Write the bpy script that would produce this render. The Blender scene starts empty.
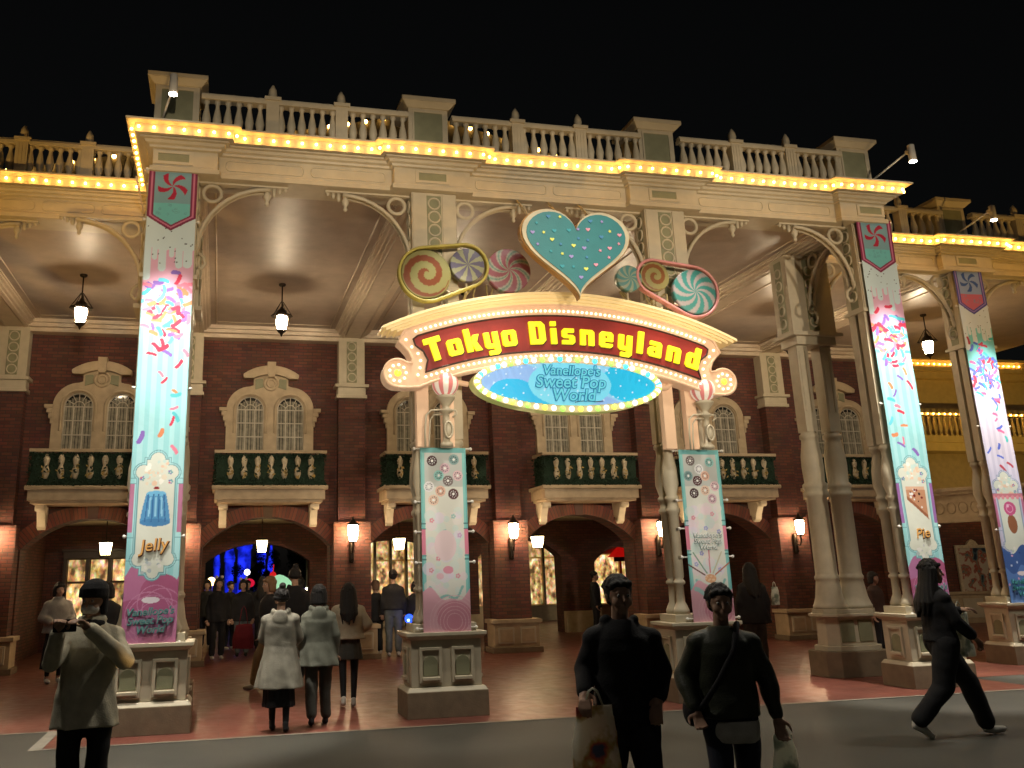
import bpy, bmesh, math, random
import numpy as np
from mathutils import Vector, Matrix, noise
from mathutils.geometry import tessellate_polygon
random.seed(7)
PI = math.pi
R = math.radians
scene = bpy.context.scene
COL = scene.collection

# ------------------------------------------------------------------ helpers
def s2l(c):
    return tuple(((x/12.92) if x <= 0.04045 else ((x+0.055)/1.055)**2.4) for x in c)
def rgb(r, g, b):
    return s2l((r/255., g/255., b/255.))

def newmat(name):
    m = bpy.data.materials.new(name); m.use_nodes = True
    nt = m.node_tree
    return m, nt, nt.nodes['Principled BSDF']

def mat(name, col, rough=0.6, metal=0.0, var=0.12, scale=6.0, bump=0.15, bscale=60., emit=None, estr=0.0, spec=0.4):
    """painted / plain surface with uneven tone and fine grain"""
    m, nt, b = newmat(name)
    N, L = nt.nodes, nt.links
    tc = N.new('ShaderNodeTexCoord')
    n1 = N.new('ShaderNodeTexNoise'); n1.inputs['Scale'].default_value = scale; n1.inputs['Detail'].default_value = 6
    L.new(tc.outputs['Object'], n1.inputs['Vector'])
    ramp = N.new('ShaderNodeValToRGB')
    lo = tuple(max(0, c*(1-var)) for c in col)+(1,); hi = tuple(min(1, c*(1+var)) for c in col)+(1,)
    ramp.color_ramp.elements[0].position = 0.3; ramp.color_ramp.elements[0].color = lo
    ramp.color_ramp.elements[1].position = 0.7; ramp.color_ramp.elements[1].color = hi
    L.new(n1.outputs['Fac'], ramp.inputs['Fac']); L.new(ramp.outputs['Color'], b.inputs['Base Color'])
    b.inputs['Roughness'].default_value = rough; b.inputs['Metallic'].default_value = metal
    b.inputs['Specular IOR Level'].default_value = spec
    if bump:
        n2 = N.new('ShaderNodeTexNoise'); n2.inputs['Scale'].default_value = bscale
        L.new(tc.outputs['Object'], n2.inputs['Vector'])
        bp = N.new('ShaderNodeBump'); bp.inputs['Strength'].default_value = bump; bp.inputs['Distance'].default_value = 0.01
        L.new(n2.outputs['Fac'], bp.inputs['Height']); L.new(bp.outputs['Normal'], b.inputs['Normal'])
    if emit is not None:
        b.inputs['Emission Color'].default_value = tuple(emit)+(1,); b.inputs['Emission Strength'].default_value = estr
    return m

def glow(name, col, strength, base=None):
    m, nt, b = newmat(name)
    b.inputs['Base Color'].default_value = tuple(base or col)+(1,)
    b.inputs['Emission Color'].default_value = tuple(col)+(1,); b.inputs['Emission Strength'].default_value = strength
    b.inputs['Roughness'].default_value = 0.3
    return m

def brickmat(name, c1, c2, mortar, bw=.22, bh=.075, uv=False, bump=.5):
    m, nt, b = newmat(name); N, L = nt.nodes, nt.links
    tc = N.new('ShaderNodeTexCoord')
    br = N.new('ShaderNodeTexBrick')
    if uv:
        L.new(tc.outputs['UV'], br.inputs['Vector'])
    else:
        sp = N.new('ShaderNodeSeparateXYZ'); L.new(tc.outputs['Object'], sp.inputs[0])
        ad = N.new('ShaderNodeMath'); ad.operation = 'ADD'
        L.new(sp.outputs[0], ad.inputs[0]); L.new(sp.outputs[1], ad.inputs[1])
        cb = N.new('ShaderNodeCombineXYZ'); L.new(ad.outputs[0], cb.inputs[0]); L.new(sp.outputs[2], cb.inputs[1])
        L.new(cb.outputs[0], br.inputs['Vector'])
    br.inputs['Scale'].default_value = 1.0
    br.inputs['Brick Width'].default_value = bw; br.inputs['Row Height'].default_value = bh
    br.inputs['Mortar Size'].default_value = .009; br.inputs['Mortar Smooth'].default_value = .3
    br.inputs['Color1'].default_value = tuple(c1)+(1,); br.inputs['Color2'].default_value = tuple(c2)+(1,)
    br.inputs['Mortar'].default_value = tuple(mortar)+(1,)
    n1 = N.new('ShaderNodeTexNoise'); n1.inputs['Scale'].default_value = 2.2; n1.inputs['Detail'].default_value = 5
    L.new(tc.outputs['Object'], n1.inputs['Vector'])
    mx = N.new('ShaderNodeMix'); mx.data_type = 'RGBA'; mx.blend_type = 'MULTIPLY'; mx.inputs[0].default_value = .55
    L.new(br.outputs['Color'], mx.inputs[6]); L.new(n1.outputs['Color'], mx.inputs[7])
    sc = N.new('ShaderNodeMix'); sc.data_type = 'RGBA'; sc.blend_type = 'MULTIPLY'; sc.inputs[0].default_value = 1
    sc.inputs[7].default_value = (1.5, 1.5, 1.5, 1)
    L.new(mx.outputs[2], sc.inputs[6]); L.new(sc.outputs[2], b.inputs['Base Color'])
    bp = N.new('ShaderNodeBump'); bp.inputs['Strength'].default_value = bump; bp.inputs['Distance'].default_value = .02; bp.invert = True
    L.new(br.outputs['Fac'], bp.inputs['Height']); L.new(bp.outputs['Normal'], b.inputs['Normal'])
    b.inputs['Roughness'].default_value = .8
    return m

def vcolmat(name, rough=.6, spec=.3, emit=0.):
    m, nt, b = newmat(name); N, L = nt.nodes, nt.links
    a = N.new('ShaderNodeAttribute'); a.attribute_name = 'Col'
    n1 = N.new('ShaderNodeTexNoise'); n1.inputs['Scale'].default_value = 9
    tc = N.new('ShaderNodeTexCoord'); L.new(tc.outputs['Object'], n1.inputs['Vector'])
    bp = N.new('ShaderNodeBump'); bp.inputs['Strength'].default_value = .12; bp.inputs['Distance'].default_value = .03
    L.new(n1.outputs['Fac'], bp.inputs['Height']); L.new(bp.outputs['Normal'], b.inputs['Normal'])
    L.new(a.outputs['Color'], b.inputs['Base Color'])
    b.inputs['Roughness'].default_value = rough; b.inputs['Specular IOR Level'].default_value = spec
    if emit:
        L.new(a.outputs['Color'], b.inputs['Emission Color']); b.inputs['Emission Strength'].default_value = emit
    return m

class MB:
    def __init__(s): s.v = []; s.f = []; s.mi = []; s.uv = None; s.smooth = []
    def add(s, vs, fs, mi=0, M=None, sm=False):
        o = len(s.v)
        s.v += [tuple(M @ Vector(p)) if M is not None else tuple(p) for p in vs]
        for f in fs:
            s.f.append([i+o for i in f]); s.mi.append(mi); s.smooth.append(sm)
        return s
    def box(s, x0, x1, y0, y1, z0, z1, mi=0, M=None):
        vs = [(x0,y0,z0),(x1,y0,z0),(x1,y1,z0),(x0,y1,z0),(x0,y0,z1),(x1,y0,z1),(x1,y1,z1),(x0,y1,z1)]
        return s.add(vs, [(0,3,2,1),(4,5,6,7),(0,1,5,4),(1,2,6,5),(2,3,7,6),(3,0,4,7)], mi, M)
    def frustum(s, x, y, z0, z1, a0, b0, a1, b1, mi=0):
        vs = [(x-a0,y-b0,z0),(x+a0,y-b0,z0),(x+a0,y+b0,z0),(x-a0,y+b0,z0),(x-a1,y-b1,z1),(x+a1,y-b1,z1),(x+a1,y+b1,z1),(x-a1,y+b1,z1)]
        return s.add(vs, [(0,3,2,1),(4,5,6,7),(0,1,5,4),(1,2,6,5),(2,3,7,6),(3,0,4,7)], mi)
    def lathe(s, prof, x=0, y=0, n=12, mi=0, flute=0, M=None, sm=True):
        vs = []
        for (r, z) in prof:
            for k in range(n):
                a = 2*PI*k/n; rr = r*(1-flute*(k % 2))
                vs.append((x+rr*math.cos(a), y+rr*math.sin(a), z))
        fs = [(i*n+k, i*n+(k+1) % n, (i+1)*n+(k+1) % n, (i+1)*n+k) for i in range(len(prof)-1) for k in range(n)]
        fs.append(tuple(range(n-1, -1, -1))); fs.append(tuple((len(prof)-1)*n+k for k in range(n)))
        return s.add(vs, fs, mi, M, sm)
    def tube(s, pts, r, n=8, mi=0, M=None, closed=False, rr=None, sm=True):
        P = [Vector(p) for p in pts]; m = len(P); vs = []
        prev = None
        for i, p in enumerate(P):
            if closed: t = (P[(i+1) % m]-P[i-1])
            else: t = P[min(i+1, m-1)]-P[max(i-1, 0)]
            t.normalize()
            if prev is None:
                u = t.orthogonal().normalized()
            else:
                u = (prev-t*prev.dot(t)).normalized()
            prev = u; w = t.cross(u)
            q = rr[i] if rr else r
            for k in range(n):
                a = 2*PI*k/n; vs.append(p+u*q*math.cos(a)+w*q*math.sin(a))
        fs = []
        for i in range(m if closed else m-1):
            j = (i+1) % m
            for k in range(n): fs.append((i*n+k, i*n+(k+1) % n, j*n+(k+1) % n, j*n+k))
        if not closed:
            fs.append(tuple(range(n-1, -1, -1))); fs.append(tuple((m-1)*n+k for k in range(n)))
        return s.add([tuple(v) for v in vs], fs, mi, M, sm)
    def poly(s, loops, y0, y1, mi=0, M=None, sidemi=None):
        """polygon(s) in XZ (outer first, then holes) extruded from y0 (front) to y1"""
        loops = [[(p[0], p[1]) for p in l] for l in loops]
        tris = tessellate_polygon([[Vector((a, b, 0)) for a, b in l] for l in loops])
        flat = [p for l in loops for p in l]; n = len(flat)
        vs = [(a, y0, b) for a, b in flat]+[(a, y1, b) for a, b in flat]
        fs = []
        for t in tris:
            a, b, c = [Vector(flat[i]) for i in t]
            ar = (b-a).x*(c-a).y-(b-a).y*(c-a).x
            if abs(ar) < 1e-12: continue
            t = t if ar > 0 else (t[0], t[2], t[1])
            fs.append(tuple(t)); fs.append(tuple(i+n for i in reversed(t)))
        s.add(vs, fs, mi, M)
        o = len(s.v)-2*n; k = 0
        for l in loops:
            m = len(l)
            for i in range(m):
                a, b = o+k+i, o+k+(i+1) % m
                s.f.append([a, a+n, b+n, b]); s.mi.append(mi if sidemi is None else sidemi); s.smooth.append(False)
            k += m
        return s
    def sphere(s, c, r, n=10, m=6, mi=0, sc=(1, 1, 1), sm=True):
        prof = [(max(1e-4, r*math.sin(PI*i/m)), -r*math.cos(PI*i/m)) for i in range(m+1)]
        M = Matrix.Translation(c) @ Matrix.Diagonal((*sc, 1))
        return s.lathe(prof, n=n, mi=mi, M=M, sm=sm)
    def mesh(s, name, mats):
        me = bpy.data.meshes.new(name)
        me.from_pydata(s.v, [], s.f)
        me.polygons.foreach_set('material_index', s.mi)
        me.polygons.foreach_set('use_smooth', s.smooth)
        for m in (mats if isinstance(mats, (list, tuple)) else [mats]): me.materials.append(m)
        bm = bmesh.new(); bm.from_mesh(me); bmesh.ops.recalc_face_normals(bm, faces=bm.faces); bm.to_mesh(me); bm.free()
        me.update()
        return me
    def obj(s, name, mats, parent=None, loc=(0, 0, 0), rz=0., bevel=0.):
        o = bpy.data.objects.new(name, s.mesh(name, mats)); COL.objects.link(o)
        o.location = loc; o.rotation_euler = (0, 0, rz)
        if parent is not None: o.parent = parent
        if bevel:
            b = o.modifiers.new('bevel', 'BEVEL'); b.width = bevel; b.segments = 2; b.limit_method = 'ANGLE'
        return o

def thing(name, label, cat, loc=(0, 0, 0), rz=0., group=None):
    o = bpy.data.objects.new(name, None); COL.objects.link(o); o.empty_display_size = .1
    o.location = loc; o.rotation_euler = (0, 0, rz)
    o['label'] = label; o['category'] = cat
    if group: o['group'] = group
    return o
def tag(o, label=None, cat=None, group=None, kind=None):
    if label: o['label'] = label
    if cat: o['category'] = cat
    if group: o['group'] = group
    if kind: o['kind'] = kind
    return o
def place(name, me, parent=None, loc=(0, 0, 0), rz=0.):
    o = bpy.data.objects.new(name, me); COL.objects.link(o); o.location = loc; o.rotation_euler = (0, 0, rz)
    if parent is not None: o.parent = parent
    return o
def copy_tree(o, parent=None):
    c = o.copy(); COL.objects.link(c)
    if parent is not None: c.parent = parent
    for ch in list(o.children): copy_tree(ch, c)
    return c
def arc(cx, cz, r, a0, a1, n=16):
    return [(cx+r*math.cos(R(a0+(a1-a0)*i/n)), cz+r*math.sin(R(a0+(a1-a0)*i/n))) for i in range(n+1)]

# ------------------------------------------------------------------ camera (solved from the photograph)
f, px, py, yaw, pitch, roll = 901.53, 431.8, 336.73, .230218, .255815, -.0232388
cy, sy, cp, sp = math.cos(yaw), math.sin(yaw), math.cos(pitch), math.sin(pitch)
F = Vector((sy*cp, cy*cp, sp)); Rt = Vector((cy, -sy, 0)); U = Rt.cross(F)
c_, s_ = math.cos(roll), math.sin(roll)
R2 = c_*Rt+s_*U; U2 = -s_*Rt+c_*U
cam = bpy.data.cameras.new('camera'); co = bpy.data.objects.new('camera', cam); COL.objects.link(co)
M = Matrix((R2, U2, -F)).transposed().to_4x4(); M.translation = (.8427, -11.9908, 1.8)
co.matrix_world = M
cam.sensor_width = 36; cam.sensor_fit = 'HORIZONTAL'; cam.lens = f*36/1024
cam.shift_x = (512-px)/1024; cam.shift_y = (py-384)/1024
cam.clip_start = .05; cam.clip_end = 2000
scene.camera = co

# ------------------------------------------------------------------ materials
CREAM = mat('cream_paint', (.52, .46, .335), rough=.5, var=.07, bump=.05)
CREAM2 = mat('cream_stone', (.46, .36, .23), rough=.6, var=.12, bump=.15)
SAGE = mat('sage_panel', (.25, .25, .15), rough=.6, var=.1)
TAN = mat('tan_plinth', (.20, .15, .095), rough=.75, var=.15, bump=.2)
CEIL = mat('ceiling_board', (.42, .34, .27), rough=.42, var=.1, scale=3, bump=.0, spec=.32)
def streak(m):
    nt = m.node_tree; N, L = nt.nodes, nt.links; tc = N.new('ShaderNodeTexCoord'); mp = N.new('ShaderNodeMapping'); mp.inputs['Scale'].default_value = (3, 34, 3); L.new(tc.outputs['Object'], mp.inputs[0])
    n = N.new('ShaderNodeTexNoise'); n.inputs['Scale'].default_value = 2.2; n.inputs['Detail'].default_value = 6; L.new(mp.outputs[0], n.inputs['Vector']); bp = N.new('ShaderNodeBump'); bp.inputs['Strength'].default_value = .5; bp.inputs['Distance'].default_value = .012
    L.new(n.outputs['Fac'], bp.inputs['Height']); L.new(bp.outputs['Normal'], N['Principled BSDF'].inputs['Normal'])
streak(CEIL)
CEILT = mat('ceiling_trim', (.62, .52, .40), rough=.4, var=.08)
GOLDWALL = mat('yellow_wall', (.50, .38, .19), rough=.6, var=.08)
BRICK = brickmat('brick', (.142, .048, .031), (.084, .029, .021), (.050, .032, .026))
RING = brickmat('arch_brick', (.24, .085, .048), (.17, .055, .034), (.10, .06, .042), bw=.075, bh=.30, uv=True)
DARKMETAL = mat('dark_bronze', (.035, .026, .018), rough=.4, metal=.7)
GLASSDARK = mat('window_glass', (.02, .02, .018), rough=.08, var=.1, bump=0, spec=.6)
CURTAIN = mat('curtain', (.28, .26, .20), rough=.9, var=.3, scale=12)
WOODTRIM = mat('white_sash', (.55, .50, .40), rough=.5)
HEDGE = mat('garland_green', (.012, .035, .018), rough=.8, var=.5, scale=30, bump=.8, bscale=120)
LEAFG = mat('gold_leaf_trim', (.42, .30, .10), rough=.5, var=.4, scale=20)
LEAFP = mat('pale_trim', (.55, .47, .33), rough=.5, var=.2, scale=20)
BLACKIRON = mat('black_iron', (.02, .02, .02), rough=.35, metal=.5)
BULB = glow('warm_bulb', rgb(255, 186, 86), 21)
BULBW = glow('sign_bulb', rgb(255, 222, 180), 1.9)
LAMPG = glow('lantern_glass', rgb(255, 230, 190), 66)
SCONCEG = glow('sconce_glass', rgb(255, 216, 168), 46)
PASSG = glow('passage_lantern_glass', rgb(255, 228, 165), 10)

# ------------------------------------------------------------------ ground
def paving():
    m, nt, b = newmat('red_paving'); N, L = nt.nodes, nt.links
    tc = N.new('ShaderNodeTexCoord')
    mp = N.new('ShaderNodeMapping'); mp.inputs['Rotation'].default_value = (0, 0, 0)
    L.new(tc.outputs['Object'], mp.inputs[0])
    br = N.new('ShaderNodeTexBrick'); br.inputs['Scale'].default_value = 1; br.inputs['Brick Width'].default_value = .9; br.inputs['Row Height'].default_value = .45
    br.inputs['Mortar Size'].default_value = .006
    br.inputs['Color1'].default_value = (.165, .053, .037, 1); br.inputs['Color2'].default_value = (.135, .043, .031, 1); br.inputs['Mortar'].default_value = (.10, .045, .03, 1)
    L.new(mp.outputs[0], br.inputs['Vector'])
    n1 = N.new('ShaderNodeTexNoise'); n1.inputs['Scale'].default_value = 1.3; n1.inputs['Detail'].default_value = 8; L.new(tc.outputs['Object'], n1.inputs['Vector'])
    mr = N.new('ShaderNodeMapRange'); mr.inputs[1].default_value = .3; mr.inputs[2].default_value = .7; mr.inputs[3].default_value = .7; mr.inputs[4].default_value = 1.25
    L.new(n1.outputs['Fac'], mr.inputs[0])
    mx = N.new('ShaderNodeVectorMath'); mx.operation = 'SCALE'; L.new(br.outputs['Color'], mx.inputs[0]); L.new(mr.outputs[0], mx.inputs['Scale'])
    L.new(mx.outputs[0], b.inputs['Base Color'])
    n2 = N.new('ShaderNodeTexNoise'); n2.inputs['Scale'].default_value = 5; n2.inputs['Detail'].default_value = 10; L.new(tc.outputs['Object'], n2.inputs['Vector'])
    r2 = N.new('ShaderNodeMapRange'); r2.inputs[3].default_value = .22; r2.inputs[4].default_value = .55; L.new(n2.outputs['Fac'], r2.inputs[0]); L.new(r2.outputs[0], b.inputs['Roughness'])
    bp = N.new('ShaderNodeBump'); bp.inputs['Strength'].default_value = .35; bp.inputs['Distance'].default_value = .02
    L.new(n2.outputs['Fac'], bp.inputs['Height']); L.new(bp.outputs['Normal'], b.inputs['Normal'])
    return m
def asphalt():
    m, nt, b = newmat('asphalt'); N, L = nt.nodes, nt.links
    tc = N.new('ShaderNodeTexCoord')
    n1 = N.new('ShaderNodeTexNoise'); n1.inputs['Scale'].default_value = .9; n1.inputs['Detail'].default_value = 8; L.new(tc.outputs['Object'], n1.inputs['Vector'])
    n2 = N.new('ShaderNodeTexNoise'); n2.inputs['Scale'].default_value = 140; L.new(tc.outputs['Object'], n2.inputs['Vector'])
    r = N.new('ShaderNodeValToRGB'); r.color_ramp.elements[0].position = .3; r.color_ramp.elements[1].position = .75
    r.color_ramp.elements[0].color = (.036, .036, .028, 1); r.color_ramp.elements[1].color = (.058, .057, .045, 1)
    L.new(n1.outputs['Fac'], r.inputs['Fac'])
    mx = N.new('ShaderNodeMix'); mx.data_type = 'RGBA'; mx.blend_type = 'OVERLAY'; mx.inputs[0].default_value = .6
    L.new(r.outputs[0], mx.inputs[6]); L.new(n2.outputs['Color'], mx.inputs[7]); L.new(mx.outputs[2], b.inputs['Base Color'])
    b.inputs['Roughness'].default_value = .62
    bp = N.new('ShaderNodeBump'); bp.inputs['Strength'].default_value = .4; bp.inputs['Distance'].default_value = .01
    L.new(n2.outputs['Fac'], bp.inputs['Height']); L.new(bp.outputs['Normal'], b.inputs['Normal'])
    return m
ASPH = asphalt(); PAVE = paving()
KERB = mat('pale_kerb', (.22, .20, .16), rough=.7, var=.2, scale=4)
g = MB(); g.add([(-900, -900, 0), (900, -900, 0), (900, 900, 0), (-900, 900, 0)], [(0, 1, 2, 3)])
tag(g.obj('ground', ASPH), kind='structure')
def sheet(name, pts, z, m):
    b = MB(); b.add([(x, y, z) for x, y in pts], [tuple(range(len(pts)))]); return tag(b.obj(name, m), kind='structure')
sheet('pavement', [(-1, -.5), (12.45, -.5), (12.45, .9), (26, .9), (26, 26), (-14, 26), (-14, .78), (-1, .78)], .004, PAVE)
sheet('kerb_line', [(-1.14, -.56), (12.5, -.56), (12.5, -.5), (-1, -.5), (-1, .78), (-1.14, .78)], .008, KERB)
sheet('kerb_line', [(-14, .72), (-1.14, .72), (-1.14, .78), (-14, .78)], .008, KERB)

S = 3.75      # bay width
CX = [0.03, 3.77, 7.52, 11.27]
YW = 9.15     # brick wall plane
YWING = 1.95  # how far the wings are set back

# ------------------------------------------------------------------ entrance building: brick wall behind the portico
bld = thing('entrance_building', 'red brick entrance building with arches, balconies and paired arched windows behind the portico', 'building', (0, 0, 0))
HW, SPR, CRN = 1.42, 2.45, 3.10
AR = (HW**2+(CRN-SPR)**2)/(2*(CRN-SPR)); AA = math.degrees(math.asin(HW/AR))
def archpts(c, spr=SPR, crn=CRN, hw=HW, ext=0., n=18):
    r = (hw**2+(crn-spr)**2)/(2*(crn-spr)); a = math.degrees(math.asin(hw/r))
    return arc(c, crn-r, r+ext, 90+a, 90-a, n)
for n in range(-3, 5):
    c = (n+.5)*S; b = MB()
    x0, x1 = n*S, (n+1)*S
    if n < 4:
        out = [(x0, 0), (c-HW, 0)]+archpts(c)+[(c+HW, 0), (x1, 0), (x1, 7.44), (x0, 7.44)]
        b.poly([out], YW, YW+.6)
    else:
        out = [(x0, 0), (c-HW, 0)]+archpts(c)+[(c+HW, 0), (x1, 0), (x1, 7.44), (x0, 7.44)]
        b.poly([out], YW, YW+.6)
        b.box(c-HW-.1, c+HW+.1, YW+.62, YW+.8, 0, 3.3)
    b.obj('brick_wall', BRICK, bld)
    # voussoir ring
    inner = archpts(c); outer = archpts(c, ext=.30); me = MB(); N_ = len(inner)
    vs = []; fs = []
    for (a, z), (p, q) in zip(inner, outer): vs += [(a, YW-.05, z), (p, YW-.05, q), (a, YW+.02, z), (p, YW+.02, q)]
    for i in range(N_-1):
        k = 4*i; fs += [(k, k+4, k+5, k+1), (k, k+2, k+6, k+4), (k+1, k+5, k+7, k+3)]
    fs += [(0, 1, 3, 2), (4*N_-4, 4*N_-2, 4*N_-1, 4*N_-3)]
    me.add(vs, fs)
    o = me.obj('arch_ring', RING, bld)
    uvl = o.data.uv_layers.new(name='UVMap')
    for lp in o.data.loops:
        i = lp.vertex_index//4; uvl.data[lp.index].uv = (i*(AR*R(2*AA)/18), .3 if lp.vertex_index % 2 else 0.0)
    k = MB(); k.poly([[(c-.09, CRN-.02), (c+.09, CRN-.02), (c+.14, CRN+.42), (c-.14, CRN+.42)]], YW-.09, YW+.01); k.obj('keystone', RING, bld)

# pilasters with capitals and pedestals
def pilaster(n):
    x = n*S
    b = MB(); b.box(x-.31, x+.31, YW-.3, YW+.01, 2.95, 5.82); b.box(x-.42, x+.42, YW-.42, YW+.01, .72, 2.95)
    p = b.obj('pilaster', BRICK, bld, loc=(0, 0, 0))
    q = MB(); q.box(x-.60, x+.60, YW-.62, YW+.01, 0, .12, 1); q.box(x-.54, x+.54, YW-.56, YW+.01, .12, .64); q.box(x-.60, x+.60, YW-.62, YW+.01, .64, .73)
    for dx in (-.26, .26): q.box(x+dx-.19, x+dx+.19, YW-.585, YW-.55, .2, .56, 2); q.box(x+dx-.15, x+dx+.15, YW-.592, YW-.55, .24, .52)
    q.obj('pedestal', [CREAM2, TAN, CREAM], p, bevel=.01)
    q = MB(); q.box(x-.36, x+.36, YW-.36, YW+.01, 5.82, 5.90); q.box(x-.33, x+.33, YW-.33, YW+.01, 5.90, 6.08); q.box(x-.40, x+.40, YW-.40, YW+.01, 6.08, 6.15)
    q.box(x-.31, x+.31, YW-.31, YW+.01, 6.15, 7.3); q.box(x-.12, x+.12, YW-.322, YW-.3, 6.2, 7.2, 1)
    for i in range(4):
        pts = [(x+.10*math.cos(t), YW-.33, 6.32+i*.25+.10*math.sin(t)) for t in [2*PI*k/16 for k in range(16)]]
        q.tube(pts, .018, 6, closed=True)
    q.obj('capital', [CREAM, SAGE], p, bevel=.006)
for n in range(-2, 6):
    if n < 5 or True: pilaster(n)

# paired window
def window(c):
    b = MB()
    def half(sgn): return [(sgn*.46-.31, 4.60), (sgn*.46+.31, 4.60)]+arc(sgn*.46, 5.55, .31, 0, 180, 14)
    out = [(-1.0, 4.58), (1.0, 4.58), (1.0, 5.55)]+arc(.46, 5.55, .54, 0, 88, 10)[1:]+[(.40, 6.12), (.40, 6.36), (-.40, 6.36), (-.40, 6.12)]+arc(-.46, 5.55, .54, 92, 180, 10)[:-1]+[(-1.0, 5.55)]
    b.poly([out, half(-1), half(1)], -.12, 0.0)
    cap = [(-.62, 6.27)]+[(-.64, 6.33)]+arc(0, 5.52, 1.06, 90+37, 90-37, 12)+[(.64, 6.33), (.62, 6.27), (.42, 6.27)]+arc(0, 5.52, .85, 90-29, 90+29, 10)+[(-.42, 6.27)]
    b.poly([cap], -.24, -.005)
    b.poly([[(-.08, 6.30), (.08, 6.30), (.10, 6.66), (-.10, 6.66)]], -.28, -.01)
    for r_, t_ in ((.16, .03), (.09, .02)):
        b.tube([(r_*math.cos(t), -.135, 6.17+r_*math.sin(t)) for t in [2*PI*k/20 for k in range(20)]], t_, 6, closed=True)
    for s in (-1, 1):
        for r_, t_, d in ((.36, .03, .13), (.47, .035, .13)):
            pts = [(s*.46-r_, -d, 5.0 if r_ < .4 else 5.55)]+[(a, -d, z) for a, z in arc(s*.46, 5.55, r_, 180, 0, 14)]+[(s*.46+r_, -d, 5.0 if r_ < .4 else 5.55)]
            b.tube(pts, t_, 6)
        b.poly([[(s*.10, 6.10), (s*.36, 6.02), (s*.36, 6.26), (s*.20, 6.28)]], -.14, -.1, 1)
        x = s*1.0
        b.box(min(x-.02*s, x+.16*s), max(x-.02*s, x+.16*s), -.2, 0, 5.50, 5.58)
        b.box(min(x-.02*s, x+.11*s), max(x-.02*s, x+.11*s), -.17, 0, 5.40, 5.50); b.box(min(x-.02*s, x+.07*s), max(x-.02*s, x+.07*s), -.15, 0, 5.28, 5.40)
        b.box(min(x-.02*s, x+.03*s), max(x-.02*s, x+.03*s), -.14, 0, 5.16, 5.28)
    w = b.obj('window', [CREAM2, SAGE], bld, loc=(c, YW-.002, 0), bevel=.006)
    for s in (-1, 1):
        g = MB(); g.poly([half(s)], -.03, -.02); g.obj('pane', GLASSDARK, w)
        cu = MB()
        for k in range(9):
            xx = s*.46-.30+.6*k/9; cu.poly([[(xx+.006, 4.62), (xx+.058, 4.62), (xx+.058, 5.5+.3*math.sqrt(max(0, 1-((xx+.03-s*.46)/.31)**2))*.9), (xx+.006, 5.5+.3*math.sqrt(max(0, 1-((xx+.03-s*.46)/.31)**2))*.9)]], -.038-.006*(k % 2), -.032)
        cu.obj('curtain', CURTAIN, w)
        mu = MB()
        for xx in (-.105, .105): mu.box(s*.46+xx-.011, s*.46+xx+.011, -.065, -.045, 4.60, 5.55)
        for zz in (4.92, 5.24, 5.55): mu.box(s*.46-.31, s*.46+.31, -.068, -.047, zz-.011, zz+.011)
        mu.tube([(a, -.058, z) for a, z in arc(s*.46, 5.55, .12, 0, 180, 8)], .010, 5)
        for a in (30, 62, 90, 118, 150): mu.tube([(s*.46+.12*math.cos(R(a)), -.056, 5.55+.12*math.sin(R(a))), (s*.46+.31*math.cos(R(a)), -.056, 5.55+.31*math.sin(R(a)))], .009, 5)
        mu.tube([(s*.46-.30, -.056, 4.60)]+[(a, -.056, z) for a, z in arc(s*.46, 5.55, .30, 180, 0, 12)]+[(s*.46+.30, -.056, 4.60)], .016, 5)
        mu.obj('sash', WOODTRIM, w)
    return w
w0 = window(-.5*S)
for n in (-2, 0, 1, 2, 3, 4):
    w = copy_tree(w0, bld); w.location = ((n+.5)*S, YW-.002, 0)

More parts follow.
